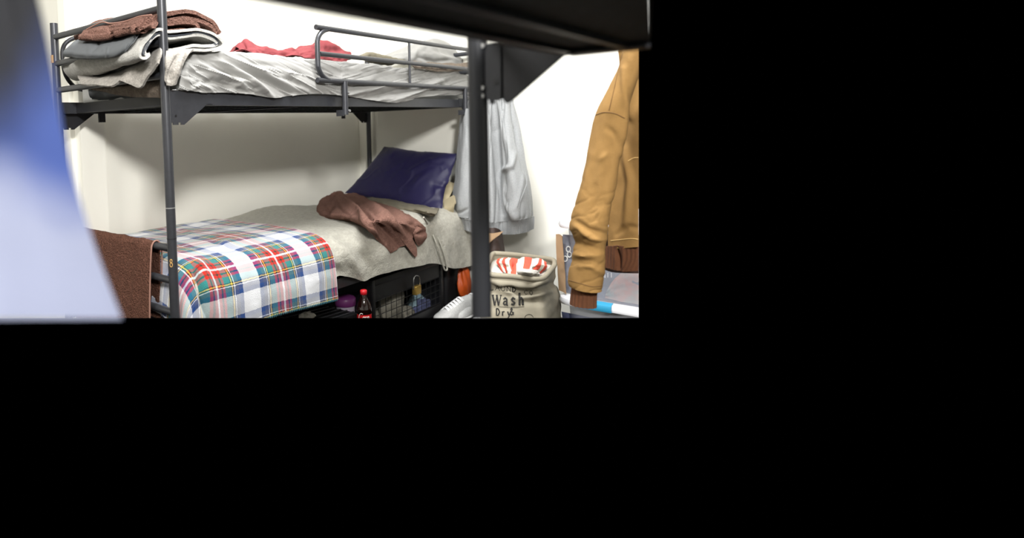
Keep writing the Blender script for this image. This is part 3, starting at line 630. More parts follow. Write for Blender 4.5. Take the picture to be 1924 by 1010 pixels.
# navy pillow and what lies under it
def pillow(mb, A, B, C, D, bulge, nn, disp=None):
    """A bottom-left, B bottom-right, C top-right, D top-left"""
    A, B, C, D = map(np.asarray, (A, B, C, D)); s = np.linspace(0, 1, nn); t = np.linspace(0, 1, nn); ss, tt = np.meshgrid(s, t, indexing='ij')
    Q = (A*(1-ss[..., None])+B*ss[..., None])*(1-tt[..., None])+(D*(1-ss[..., None])+C*ss[..., None])*tt[..., None]
    nrm = np.cross(B-A, D-A); nrm /= np.linalg.norm(nrm)
    if (EYE-A)@nrm < 0: nrm = -nrm
    c = (A+B+C+D)/4
    pin = .07*(np.sin(np.pi*ss)*(1-np.abs(2*tt-1)**2*.0)*np.abs(2*tt-1)**3+np.sin(np.pi*tt)*np.abs(2*ss-1)**3)
    Q = Q+(c-Q)*pin[..., None]
    b = bulge*(np.clip(1-np.abs(2*ss-1)**2.4, 0, 1)*np.clip(1-np.abs(2*tt-1)**2.4, 0, 1))**.55
    for sg in (1, -1):
        G = Q+nrm*(b*sg*(1 if sg > 0 else .7))[..., None]
        mb.grid(G, 0, disp if sg > 0 else None)
    return mb
def nd(G, U, px):
    d = .003*fbm(G[..., 1]*7, G[..., 2]*9, 61)+crease((px[..., 0]-px[..., 1])/60, (px[..., 0]+px[..., 1])/26, 331, .0035)
    for line, wd, am in (([(760, 335), (775, 318), (805, 302), (835, 297)], 3, .004), ([(765, 345), (780, 328), (810, 312)], 3, -.004), ([(775, 352), (785, 338), (800, 328)], 3, .004),
                         ([(820, 360), (838, 345), (855, 338)], 5, .012), ([(815, 345), (835, 350), (852, 352)], 4, -.012), ([(800, 378), (826, 372), (848, 362)], 5, -.006), ([(740, 375), (755, 360), (758, 345)], 4, -.003),
                         ([(730, 380), (725, 362), (712, 345)], 4, -.003), ([(835, 310), (845, 325), (858, 330)], 4, .006)):
        d = d+ridge(px, line, wd*1.4, am)
    return d
pl = pillow(MB(), at(648, 362, X=2.84), at(828, 408, X=2.83), at(862, 289, X=3.05), at(722, 275, X=3.08), .058, 90, nd).build('pillow', M['navy'])
tag(pl, 'navy blue satin pillow propped at the head of the lower bunk', 'pillow')
mb = pillow(MB(), at(700, 368, Z=-.43), at(838, 408, X=2.86), at(858, 345, X=3.06), at(735, 300, X=3.09), .04, 40)
o = tag(mb.build('pillow', M['beige']), 'beige pillow mostly hidden behind the navy pillow', 'pillow')
subpart('pillow_corner', MB().net([P('X', 2.90, [(834, 378), (842, 372), (852, 366)]), P('X', 2.86, [(834, 392), (844, 390), (854, 382)]), P('X', 2.88, [(832, 404), (842, 406), (852, 400)])], 14, 14, .012), M['beige'], o)
def od(G, U, px): return .006*fbm(U[..., 1]*12, U[..., 0]*25, 71)
q = [P('X', 2.92, [(668, 356), (700, 364), (750, 374), (796, 384), (826, 390)]), P('Z', LM+.030, [(666, 364), (698, 374), (745, 384), (788, 392), (820, 400)]), P('Z', LM+.014, [(666, 370), (700, 384), (745, 393), (786, 399), (814, 406)])]
tag(MB().net(q, 24, 90, .004, od).build('folded_top_sheet', M['olive']), 'olive grey sheet edge turned back in front of the navy pillow', 'sheet')
def pipe(mb, path, prof_w, n=60, k=22, th=0, disp=None):
    """a soft roll of cloth: path of points with half width and height"""
    C = cr(path, n); wd = cr(np.array(prof_w, float)[:, :1], n)[:, 0]; ht = cr(np.array(prof_w, float)[:, 1:], n)[:, 0]
    T = np.gradient(C, axis=0); T /= np.linalg.norm(T, axis=1, keepdims=True)
    up = np.array([0, -.35, .94]); S_ = np.cross(T, up); S_ /= np.linalg.norm(S_, axis=1, keepdims=True); U_ = np.cross(S_, T)
    a = np.linspace(-.25, math.pi+.25, k)
    G = C[:, None]+S_[:, None]*(np.cos(a)[None, :, None]*wd[:, None, None])+U_[:, None]*(np.sin(a)[None, :, None]*ht[:, None, None])
    return mb.grid(G, th, disp)
def onbed(x, y, h):
    p = at(x, y, Z=LM+.008+h)
    if p[1] > Y2-.07: return at(x, y, Y=Y2-.07-h)
    return p if p[1] > Y1-.01 else at(x, y, Y=Y1-.040-h)
def tow(G, U, px):
    d = .003*fbm(G[..., 0]*30, G[..., 1]*30+G[..., 2]*20, 81)
    for line, wd, am in (([(612, 392), (640, 370), (672, 392), (706, 436), (730, 470)], 6, .022), ([(648, 364), (676, 386), (716, 426), (752, 462)], 5, -.024), ([(664, 366), (700, 384), (740, 418), (764, 452)], 7, .020),
                         ([(690, 374), (732, 396), (772, 440)], 4, -.018), ([(706, 380), (750, 402), (792, 432)], 6, .014), ([(600, 394), (606, 378), (626, 368), (646, 366)], 5, .020), ([(612, 402), (618, 390), (630, 382)], 5, -.030), ([(615, 408), (650, 406), (688, 418)], 5, .012), ([(672, 374), (700, 396), (722, 420)], 3, -.012), ([(740, 404), (768, 420), (790, 430)], 3, -.010), ([(690, 400), (708, 430), (722, 455)], 3, -.010), ([(630, 372), (640, 392), (660, 408)], 3, -.010)):
        d = d+ridge(px, line, wd, am)
    return d
tw = MB()
T_ = [[(622, 366, .0), (608, 372, .02), (598, 384, .03), (596, 398, .015), (602, 409, .0)],
      [(640, 362, .0), (628, 370, .04), (618, 384, .04), (614, 400, .03), (618, 411, .0)],
      [(664, 364, .0), (652, 374, .05), (642, 390, .05), (636, 404, .03), (640, 413, .0)],
      [(692, 371, .0), (682, 384, .05), (672, 398, .05), (664, 410, .03), (668, 419, .0)],
      [(728, 384, .0), (715, 396, .05), (704, 410, .045), (694, 421, .03), (692, 431, .0)],
      [(765, 402, .0), (748, 414, .045), (732, 426, .035), (716, 437, .02), (706, 448, .0)],
      [(788, 416, .0), (770, 428, .03), (754, 440, .02), (736, 451, .012), (718, 460, .0)],
      [(800, 428, .0), (780, 442, .015), (764, 458, .012), (748, 468, .01), (733, 476, .004)]]
tw.net([[onbed(*c) for c in r] for r in T_], 130, 70, .008, tow)
q = [[(742, 428, .03), (756, 436, .03), (770, 440, .02)], [(752, 446, .02), (765, 452, .025), (777, 452, .02)], [(764, 462, .02), (773, 466, .022), (783, 464, .018)], [(778, 480, .02), (781, 483, .02), (784, 479, .02)]]
tw.net([[onbed(*c) for c in r] for r in q], 30, 20, .006)
q = [[(782, 424, .02), (792, 428, .03), (801, 430, .02)], [(778, 438, .03), (790, 440, .04), (803, 438, .02)], [(780, 452, .02), (791, 452, .03), (802, 446, .02)], [(786, 462, .01), (793, 458, .012), (799, 451, .01)]]
tw.net([[onbed(*c) for c in r] for r in q], 30, 20, .006, lambda G, U, px: ridge(px, [(784, 440), (800, 436)], 4, -.02))
o = tag(tw.build('hand_towel', M['towel_rose']), 'rosy brown towel crumpled across the lower bunk in front of the navy pillow', 'towel')

# brown towel over the lower foot rail
def bt(G, U, px): return .004*fbm(U[..., 1]*10, U[..., 0]*5, 91)+.0012*fbm(U[..., 1]*60, U[..., 0]*60, 92)+ridge(px, [(268, 450), (255, 520), (242, 597)], 5, .006)
XA = X1-.020
ys_top = [(150, 428), (200, 436), (240, 445), (270, 448), (292, 452)]
edge = P('X', X1, ys_top)
rows = []
Yv = [p[1] for p in edge]
def tr(dx, z, sh=0): return [np.array([X1+dx, y+sh*(i/4), H+z]) for i, y in enumerate(Yv)]
rows = [tr(.022, -.62, .02), tr(.024, -.50, .015), tr(.020, -.40), tr(.014, -.362), tr(0, -.352), tr(-.014, -.362), tr(-.020, -.39), tr(-.026, -.5, .006), tr(-.030, -.62, .01), tr(-.032, -.76, .012), tr(-.032, -.9, .014)]
o = tag(MB().net(rows, 160, 140, .005, bt).build('bath_towel', M['towel_dark']), 'dark brown terry towel hanging over the foot rail of the lower bunk', 'towel')
R = np.array(rows)
subpart('hem', MB().tube([p+np.array([0, -.003, 0]) for p in cr(R[1:, -1], 60)], .0028, 8), M['towel_edge'], o)

# ------------------------------------------------------------------ under the lower bunk
FL = 0.0
# lockable wire-fronted locker
loc = at(765, 560, Y=1.70); 
lx0, lx1 = at(701, 560, Y=1.69)[0], at(833, 540, Y=1.69)[0]
lk = empty('storage_locker', ((lx0+lx1)/2, 1.95, 0), 'black locker with a padlocked wire mesh front under the lower bunk', 'locker')
LT = H-.705
for a, b in (((lx0, 1.69, .02), (lx0+.018, 1.71, LT)), ((lx1-.022, 1.69, .02), (lx1, 1.71, LT)), ((lx0+.018, 1.69, LT-.03), (lx1-.022, 1.71, LT)), ((lx0+.018, 1.69, .02), (lx1-.022, 1.71, .07))):
    MB().box(a, b, bev=.002).build('frame_bar', M['black'], lk)
MB().box((lx0, 1.71, .02), (lx0+.006, 2.2, LT)).box((lx1-.006, 1.71, .02), (lx1, 2.2, LT)).box((lx0, 2.2, .02), (lx1, 2.206, LT)).box((lx0, 1.71, .02), (lx1, 2.2, .026)).build('case', M['black'], lk, smooth=False)
mb = MB(); n = 14
for k in range(n): x = lx0+.02+(lx1-lx0-.045)*k/(n-1); mb.tube([(x, 1.698, .07), (x, 1.698, LT-.09)], .0018, 6)
for k in range(7): z = .075+k*.034; mb.tube([(lx0+.018, 1.698, z), (lx1-.022, 1.698, z)], .0018, 6)
mb.build('wire_mesh', M['black'], lk)
MB().box((lx0+.018, 1.696, LT-.10), (lx1-.022, 1.706, LT-.03)).build('top_panel', M['black'], lk, smooth=False)
a = at(783, 544, Y=1.665); pk = empty('padlock', (a[0], a[1], a[2]-.02), 'brass padlock with a tall steel shackle on the black locker', 'padlock')
MB().box((a[0]-.024, a[1]-.012, a[2]-.022), (a[0]+.024, a[1]+.012, a[2]+.022), bev=.004).build('body', M['brass'], pk)
sh = [at(777, 543, Y=1.665), at(777, 530, Y=1.665), at(778, 521, Y=1.665), at(783, 517, Y=1.665), at(788, 521, Y=1.665), at(789, 530, Y=1.665), at(789, 543, Y=1.665)]
MB().tube(sh, .0032, 10, smooth=40).build('shackle', M['steel'], pk)
def wad(mb, c, r, sx, sy, sz, seed, n=36):
    """a bunched lump of cloth"""
    th = np.linspace(0, 2*math.pi, n); ph = np.linspace(-math.pi/2, math.pi/2, n//2); T_, P_ = np.meshgrid(th, ph, indexing='ij')
    k = 1+.16*np.sin(T_*5+P_*3+seed)*np.cos(P_)+.12*noise2(np.cos(T_)*2+5, P_*3+seed, seed)*np.cos(P_)
    G = np.stack([c[0]+r*sx*k*np.cos(P_)*np.cos(T_), c[1]+r*sy*k*np.cos(P_)*np.sin(T_), c[2]+r*sz*k*np.sin(P_)], -1)
    return mb.grid(G)
def at2(x, y, yy): return at(x, y, Y=yy)
tag(wad(MB(), at2(732, 572, 1.83), .1, 1.0, .6, 1.05, 3).build('folded_clothes', M['greycloth']), 'bundle of grey clothing behind the mesh at the left of the locker', 'clothing')
tag(wad(MB(), at2(762, 592, 1.80), .06, 1.0, .6, .8, 6).build('folded_clothes', M['greycloth']), 'smaller grey roll of clothing low in the middle of the locker', 'clothing')
mb = MB(); wad(mb, at2(795, 562, 1.84), .085, 1.5, .5, .5, 5); wad(mb, at2(776, 574, 1.80), .035, .7, .5, 1.5, 8)
tag(mb.build('folded_clothes', M['paleblue']), 'pale blue clothing behind the mesh below the padlock', 'clothing')
tag(wad(MB(), at2(792, 580, 1.79), .07, 1.3, .5, .75, 9).build('folded_clothes', M['slate']), 'slate blue clothing under the pale blue pile in the locker', 'clothing')
tag(MB().lathe(at2(806, 552, 1.80)-np.array([0, 0, .03]), [(.03, 0), (.036, .02), (.036, .06), (.028, .09), (.013, .11), (.013, .125)]).build('dark_bottle', M['cola']), 'dark glossy bottle behind the mesh at the right of the locker', 'bottle')
# dark panel behind things under the bed
# cola bottle
cb = at2(683, 545, 1.585); bz = cb[2]-.215
ct = empty('cola_bottle', (cb[0], cb[1], bz), 'cola bottle with red cap and red label standing beside the black locker', 'bottle')
MB().lathe((cb[0], cb[1], bz), [(.020, 0), (.030, .004), (.032, .02), (.030, .05), (.0305, .055), (.0305, .115), (.0325, .125), (.032, .14), (.027, .16), (.017, .18), (.0125, .19), (.012, .2)], 40).build('body', M['cola'], ct)
MB().lathe((cb[0], cb[1], bz+.198), [(.0135, 0), (.0145, .001), (.0145, .016), (.012, .019), (.002, .0195)], 28).build('cap', M['cap'], ct)
lb = MB().lathe((cb[0], cb[1], bz+.052), [(.0312, 0), (.0312, .066)], 40).build('label', M['cola_red'], ct)
# white script on the label
ang0 = math.atan2(-cb[1], -cb[0])
def onlab(u, v): a = ang0+u/.0318; return (cb[0]+.0319*math.cos(a), cb[1]+.0319*math.sin(a), bz+.106+v)
sc = MB()
def arc(cx, cy, rx, ry, a0, a1, n=14): return [(cx+rx*math.cos(math.radians(a0+(a1-a0)*i/n)), cy+ry*math.sin(math.radians(a0+(a1-a0)*i/n))) for i in range(n+1)]
letters = [arc(-.016, .004, .009, .016, 50, 320), arc(-.002, -.001, .004, .006, 0, 360), arc(.007, -.001, .004, .006, 50, 310), arc(.016, -.001, .004, .006, 0, 360), [(.020, .005), (.020, -.006), (.023, -.007)]]
for L in letters: sc.tube([onlab(u+v*.25, v) for u, v in L], .0013, 6)
subpart('script_lettering', sc, M['print_white'], lb)
# purple-lidded tub
c = at2(649, 572, 1.78); t = empty('plastic_tub', (c[0], c[1], c[2]-.05), 'white plastic tub with purple lid to the left of the cola bottle', 'tub')
MB().lathe((c[0], c[1], c[2]-.06), [(.038, 0), (.042, .01), (.043, .06)]).build('body', M['lilac'], t)
MB().lathe((c[0], c[1], c[2]), [(.047, 0), (.048, .004), (.048, .03), (.044, .036), (.03, .042), (.01, .045)]).build('lid', M['purple'], t)
# slatted black crate lid
ct = empty('black_crate', at2(600, 600, 1.62), 'black slatted crate lid under the lower bunk in front of the purple-lidded tub', 'crate')
A, B, C, D = at(520, 592, Z=-.80), at(600, 573, Z=-.80), at(674, 588, Z=-.80), at(600, 612, Z=-.80)
MB().prism([A, B, C, D], (0, 0, -.05)).build('body', M['black'], ct, smooth=False)
for k in range(6):
    s = .08+k*.16; MB().tube([A*(1-s)+D*s+np.array([0, 0, .003]), B*(1-s)+C*s+np.array([0, 0, .003])], .0025, 6).build('slat', M['metal'], ct)
tag(wad(MB(), at(576, 595, Z=-.79), .035, 1.1, .8, .6, 4).build('bundled_cloth', M['white_cloth']), 'small pale scrap of cloth on the black crate', 'cloth')
tag(wad(MB(), at2(634, 527, 1.72), .05, 1.1, .8, .5, 14).build('bundled_cloth', M['navy_cotton']), 'navy cloth peeping out below the grey blanket hem', 'cloth')
tag(MB().box((2.93, 1.74, 0), (3.08, 2.34, H-.70), bev=.02).build('dark_filler_box', M['black']), 'added black box standing in for the dark corner under the head of the lower bunk', 'case')  # black box added to darken the corner under the bed
# orange thing and shoes at the head end
mb = wad(MB(), at(872, 532, Y=1.69), .062, .8, .5, 1.6, 12)
tag(mb.build('orange_bag', M['orange']), 'orange cloth bag under the head of the lower bunk', 'bag')
def sneaker(root, px, py, X, sc_=1.0, ang=0.0):
    o_ = np.array([X, 0, 0]); c = at(px, py, X=X); c[2] = 0.0
    ca, sa = math.cos(ang), math.sin(ang)
    def W(u, v, z): return np.array([c[0]+(u*ca-v*sa)*sc_, c[1]+(u*sa+v*ca)*sc_, z*sc_])
    us = np.linspace(-.14, .14, 30); a = np.linspace(0, 2*math.pi, 28)
    half = np.interp(us, [-.14, -.13, -.08, 0, .06, .11, .135, .14], [.004, .028, .036, .036, .044, .038, .018, .003])
    top = np.interp(us, [-.14, -.12, -.08, -.03, .03, .09, .13, .14], [.05, .10, .105, .10, .078, .056, .04, .03])
    G = np.array([[W(u, h*math.cos(t), max(.022, .022+(tp-.022)*max(0, math.sin(t))**.7)) for t in a] for u, h, tp in zip(us, half, top)])
    MB().grid(G, 0, lambda G, U, px: .002*fbm(G[..., 0]*30, G[..., 2]*40, 7)).build('upper', M['shoe'], root)
    G = np.array([[W(u*1.03, h*1.12*math.cos(t), .013+.013*math.sin(t)) for t in a] for u, h in zip(us, half)])
    MB().grid(G).build('sole', M['sole'], root)
    mb = MB()
    for k in range(6):
        u = -.02+k*.018; z = np.interp(u, [-.03, .03, .09], [.103, .082, .06])
        mb.tube([W(u, -.022, z-.012), W(u+.006, 0, z+.004), W(u, .022, z-.012)], .0028, 8, smooth=12)
        mb.tube([W(u+.01, -.022, z-.014), W(u+.002, 0, z+.005), W(u-.008, .022, z-.010)], .0026, 8, smooth=12)
    mb.build('laces', M['lace'], root)
c = at(852, 590, X=2.86); r_ = empty('sneaker', (2.86, c[1], 0), 'white mesh sneaker left of the foreground post under the bed head, toe to the left', 'shoe', 'white sneakers by the bed')
sneaker(r_, 858, 592, 2.80, 1.08, math.radians(165))
c = at(885, 575, X=2.93); r_ = empty('sneaker', (2.93, c[1], 0), 'white mesh sneaker behind the other one, mostly hidden by the foreground post', 'shoe', 'white sneakers by the bed')
sneaker(r_, 882, 574, 2.90, 1.08, math.radians(175))
c = at(920, 590, X=2.78); r_ = empty('sneaker', (2.78, c[1], 0), 'white sneaker between the foreground post and the laundry bag', 'shoe')
sneaker(r_, 922, 592, 2.80, .95, math.radians(150))

# ------------------------------------------------------------------ grey hoodie hanging at the bed's head end
hd = empty('hoodie', (2.95, 1.45, H-.55), 'grey marl hooded sweatshirt hanging at the head end of the bunk behind the foreground post', 'sweatshirt')
def hx_(rows, xr): return [[at(x, y, X=xx) for x, y, xx in r] for r in rows]
body = [
 [(898, 150, 3.02), (904, 150, 3.0), (912, 150, 2.98), (920, 150, 2.97), (930, 150, 2.98), (940, 150, 2.98), (948, 150, 3.0), (956, 152, 3.03)],
 [(878, 196, 3.0), (890, 195, 2.97), (904, 193, 2.96), (918, 190, 2.95), (930, 190, 2.96), (942, 190, 2.96), (955, 190, 2.98), (966, 192, 3.02)],
 [(870, 240, 2.98), (884, 240, 2.93), (902, 240, 2.95), (918, 240, 2.92), (934, 240, 2.96), (946, 240, 2.92), (962, 240, 2.96), (978, 242, 3.02)],
 [(862, 300, 2.97), (880, 300, 2.90), (902, 300, 2.95), (918, 300, 2.90), (938, 300, 2.97), (954, 300, 2.89), (974, 300, 2.94), (988, 300, 3.02)],
 [(855, 350, 2.97), (876, 350, 2.88), (902, 350, 2.95), (920, 350, 2.89), (942, 350, 2.97), (960, 350, 2.88), (984, 350, 2.93), (998, 350, 3.02)],
 [(851, 392, 2.97), (874, 396, 2.88), (902, 400, 2.95), (921, 400, 2.89), (944, 400, 2.96), (966, 400, 2.88), (990, 398, 2.94), (1003, 396, 3.02)],
 [(852, 408, 2.97), (874, 412, 2.88), (902, 416, 2.95), (921, 418, 2.89), (945, 416, 2.96), (968, 414, 2.89), (990, 410, 2.94), (1003, 406, 3.02)]]
def hdp(G, U, px):
    d = .003*fbm(U[..., 1]*14, U[..., 0]*4, 101)-crease(U[..., 1]*20+U[..., 0]*2, U[..., 0]*3, 341, .010, 7)
    for line, wd, am in (([(928, 195), (932, 260), (938, 330), (948, 400)], 3.5, -.030), ([(944, 195), (950, 260), (948, 310)], 3.5, -.018), ([(918, 195), (919, 300), (920, 410)], 2.5, -.012), ([(960, 200), (975, 270), (988, 330)], 3, -.010),
                         ([(945, 320), (960, 312), (966, 290)], 4, .018), ([(943, 330), (952, 380), (965, 410)], 5, .020), ([(866, 320), (880, 318)], 3, -.004), ([(985, 325), (975, 375), (968, 392)], 3, .008)):
        d = d+ridge(px, line, wd*1.3, am)
    return d
MB().net(hx_(body, 0), 130, 200, .006, hdp).build('body', M['hoodie'], hd)
band = [[(x, y, xx+.004) for x, y, xx in body[-1]],
 [(856, 416, 2.975), (876, 424, 2.90), (902, 426, 2.955), (921, 428, 2.905), (945, 427, 2.965), (968, 424, 2.91), (990, 421, 2.955), (1003, 417, 3.02)],
 [(862, 425, 2.98), (878, 434, 2.91), (902, 437, 2.96), (922, 438, 2.91), (946, 440, 2.97), (968, 440, 2.92), (988, 436, 2.96), (1002, 430, 3.02)]]
MB().net(hx_(band, 0), 26, 160, .008, lambda G, U, px: .002*np.sin(U[..., 1]*700)+hdp(G, U, px)*.4).build('waistband', M['hoodie'], hd)
MB().tube([at(x, y, X=xx) for x, y, xx in ((986, 322, 2.93), (990, 340, 2.925), (986, 356, 2.915), (978, 376, 2.90), (974, 392, 2.89))], .0030, 8, smooth=24).build('pocket_edge', M['hoodie'], hd)
MB().net([[at(866, 206, X=2.99), at(874, 204, X=2.94), at(884, 204, X=2.92)], [at(858, 290, X=2.97), at(869, 292, X=2.90), at(882, 294, X=2.89)], [at(850, 372, X=2.95), at(862, 376, X=2.87), at(880, 380, X=2.86)], [at(850, 404, X=2.95), at(863, 408, X=2.88), at(880, 410, X=2.87)]], 70, 30, .008, lambda G, U, px: .003*fbm(U[..., 1]*20, U[..., 0]*8, 103)+ridge(px, [(854, 400), (866, 399), (880, 392)], 3, -.008)).build('sleeve', M['hoodie'], hd)
tag(MB().tube([(3.15, 1.50, H+.24), (3.06, 1.50, H+.235), (3.03, 1.50, H+.25), (3.03, 1.50, H+.27)], .005, 10, smooth=20).build('coat_hook', M['steel']), 'steel hook on the right wall holding the grey hoodie', 'hook')
# dark brown boot shaft / bag behind the laundry bag
q = [[at(x, y, X=xx) for x, y, xx in r] for r in ([(900, 430, 2.9), (918, 428, 2.84), (934, 428, 2.86), (944, 436, 2.95)], [(902, 456, 2.9), (920, 458, 2.82), (938, 458, 2.85), (947, 462, 2.95)], [(904, 492, 2.9), (922, 494, 2.8), (942, 492, 2.84), (952, 488, 2.95)], [(904, 560, 2.9), (922, 565, 2.8), (944, 560, 2.84), (956, 550, 2.95)])]
bt_ = empty('brown_bag', (2.85, 1.4, H-.9), 'dark brown bag with tan flap behind the canvas laundry bag', 'bag')
MB().net(q, 40, 40, .01, lambda G, U, px: .004*fbm(U[..., 1]*12, U[..., 0]*12, 111)).build('body', M['darkbrown'], bt_)
MB().net([[at(912, 436, X=2.80), at(925, 438, X=2.80), at(946, 434, X=2.83)], [at(912, 452, X=2.79), at(922, 452, X=2.79), at(936, 443, X=2.81)], [at(912, 462, X=2.79), at(918, 458, X=2.79), at(926, 450, X=2.80)]], 14, 20, .004).build('flap', M['tan'], bt_)

# ------------------------------------------------------------------ canvas laundry bag
lb_ = empty('laundry_bag', (2.55, 1.12, 0), 'natural canvas laundry bag printed Wash Dry, open and full, between the hoodie and the bins', 'laundry bag')
RZ = -.625
rim = [(927, 476), (958, 477), (1000, 482), (1036, 487), (1042, 496), (1034, 508), (1020, 522), (1000, 524), (965, 519), (925, 516), (914, 508), (917, 495)]
rimw = [at(x, y, Z=RZ+dz) for (x, y), dz in zip(rim, (.012, .010, .006, .006, 0, -.004, -.006, -.006, 0, .003, .004, .01))]
loop = np.array(rimw+rimw[:3]); Cl = cr(loop, 15*9)[9:9+12*9+2]
rimc = np.array([Cl[i] for i in range(0, 108)]+[Cl[0], Cl[1]])
MB().tube(rimc, .0105, 12, closed=True).build('rolled_rim', M['bag'], lb_)
cen = rimc[:108].mean(0); ring0 = rimc[:108]
levels = [(0, 1.0, 0), (-.022, 1.03, 0), (-.05, .99, 1), (-.085, 1.0, 1), (-.12, 1.10, 1), (-.17, 1.17, .6), (-.25, 1.16, .4), (-.33, 1.10, .4), (-(H+RZ)+.004, 1.0, .3)]
G = []
for dz, s, wv in levels:
    q = cen+(ring0-cen)*s; q = q.copy(); q[:, 2] = ring0[:, 2]*(1 if dz > -.1 else 0)+(0 if dz > -.1 else H+RZ)+dz; G.append(q)
G = cr(np.array(G), 90); G = np.concatenate([G, G[:, :1]], 1)
def bgd(G, U, px):
    d = .006*fbm(G[..., 1]*9+G[..., 0]*7, G[..., 2]*12, 121)
    for line, wd, am in (([(918, 528), (955, 534), (1000, 538), (1040, 520)], 5, .014), ([(920, 545), (960, 540), (975, 548), (1010, 545), (1042, 532)], 4, -.020), ([(955, 550), (970, 560), (1000, 556), (1040, 545)], 6, .014),
                         ([(935, 532), (950, 545), (968, 550)], 4, .012), ([(920, 560), (960, 562), (985, 575)], 8, .006)):
        d = d+ridge(px, line, wd*1.2, am)
    return d
bb = MB().grid(G, .003, bgd).build('body', M['bag'], lb_)
# printing on the bag: strokes laid on the cloth as it faces the room
from mathutils.bvhtree import BVHTree
def bvh(o):
    me = o.data; return BVHTree.FromPolygons([Vector(v.co)+Vector(o.parent.location if o.parent else o.location) for v in me.vertices], [p.vertices[:] for p in me.polygons])
bv = bvh(bb)
def lay(px, py, lift=.0012):
    d = CF+CR*(px-600)/FPX+CU*(298.5-py)/FPX; h = bv.ray_cast(Vector(EYE), Vector(d).normalized())
    if h[0] is None: return None
    n = h[1] if h[1].dot(Vector(d)) < 0 else -h[1]
    return np.array(h[0]+n*lift)
GLY = {  # strokes in a 1 x 1 cell, y up; second value stroke weight
 'W': [([(.0, 1), (.25, 0)], 2), ([(.25, 0), (.5, .95)], 1), ([(.5, .95), (.72, 0)], 2), ([(.72, 0), (1, 1)], 1), ([(-.12, 1), (.15, 1)], 1), ([(.38, 1), (.62, 1)], 1), ([(.88, 1), (1.12, 1)], 1)],
 'a': [([(.1, .5), (.35, .66), (.62, .5), (.62, 0), (.8, .0)], 1.6), ([(.62, .36), (.2, .3), (.1, .12), (.3, 0), (.6, .1)], 1.4)],
 's': [([(.7, .5), (.4, .64), (.15, .48), (.35, .34), (.65, .2), (.45, 0), (.1, .1)], 1.7)],
 'h': [([(.2, 1), (.2, 0)], 2), ([(.2, .45), (.5, .64), (.72, .45), (.72, 0)], 2), ([(.05, 0), (.36, 0)], 1), ([(.58, 0), (.9, 0)], 1), ([(.05, 1), (.2, 1)], 1)],
 'r': [([(.2, .6), (.2, 0)], 2), ([(.2, .4), (.45, .6), (.65, .55)], 1.5)],
 'y': [([(.1, .6), (.4, .05)], 2), ([(.75, .6), (.4, -.1), (.15, -.3)], 1.4)],
 'D': [([(.1, 1), (.1, 0), (.5, .05), (.8, .5), (.5, .95), (.1, 1)], 1.8)],
 '&': [([(.85, .05), (.25, .75), (.4, .98), (.58, .78), (.15, .3), (.35, 0), (.65, .1), (.85, .4)], 1.7)],
 'L': [([(.2, 1), (.2, 0), (.8, 0), (.8, .2)], 1)], 'A': [([(0, 0), (.5, 1), (1, 0)], 1), ([(.2, .4), (.8, .4)], 1)], 'U': [([(.1, 1), (.1, .2), (.5, 0), (.9, .2), (.9, 1)], 1)],
 'N': [([(.1, 0), (.1, 1), (.9, 0), (.9, 1)], 1)], 'C': [([(.9, .8), (.5, 1), (.1, .5), (.5, 0), (.9, .2)], 1)], 'O': [([(.5, 1), (.1, .5), (.5, 0), (.9, .5), (.5, 1)], 1)],
 'F': [([(.2, 0), (.2, 1), (.8, 1)], 1), ([(.2, .5), (.6, .5)], 1)], 'o': [([(.4, .6), (.1, .3), (.4, 0), (.7, .3), (.4, .6)], 1.6)], 'l': [([(.3, 1), (.3, 0)], 1.6)], 'd': [([(.7, 1), (.7, 0)], 2), ([(.7, .5), (.3, .6), (.1, .3), (.3, 0), (.7, .1)], 1.6)]}
def word(mb, txt, x0, y0, wch, hch, slope, r, layf):
    for i, ch in enumerate(txt):
        if ch not in GLY: continue
        for st, wt in GLY[ch]:
            pp = []
            for (a, b), (c, d) in zip(st[:-1], st[1:]):
                for s in (0, .34, .67): pp.append((a+(c-a)*s, b+(d-b)*s))
            pp.append(st[-1])
            q = [layf(x0+(i+a*.8)*wch, y0+slope*(i+a*.8)*wch-b*hch) for a, b in pp]
            q = [p for p in q if p is not None]
            if len(q) > 2: mb.tube(q, r*wt, 5)
ink = MB()
word(ink, 'W', 926, 573, 19, 19, .02, .0019, lay); word(ink, 'ash', 945, 572.5, 14.5, 21, -.01, .0022, lay)
word(ink, 'Dry', 932, 592, 10.5, 13, .02, .0014, lay); word(ink, '&', 957, 591.5, 12, 14, 0, .0014, lay)
word(ink, 'LAUND', 920, 544, 10.5, 10, .10, .0011, lay); word(ink, 'CO', 984, 553, 10, 9, .1, .0010, lay)
ul = [lay(x, y) for x, y in ((938, 575.5), (950, 576.5), (965, 577), (985, 575.5))]
ink.tube([p for p in ul if p is not None], .0007, 5)
cc = [lay(994+8*math.cos(a), 597+7*math.sin(a)) for a in np.linspace(math.pi, 2*math.pi, 16)]
ink.tube([p for p in cc if p is not None], .0007, 5)
subpart('printed_lettering', ink, M['ink'], bb)
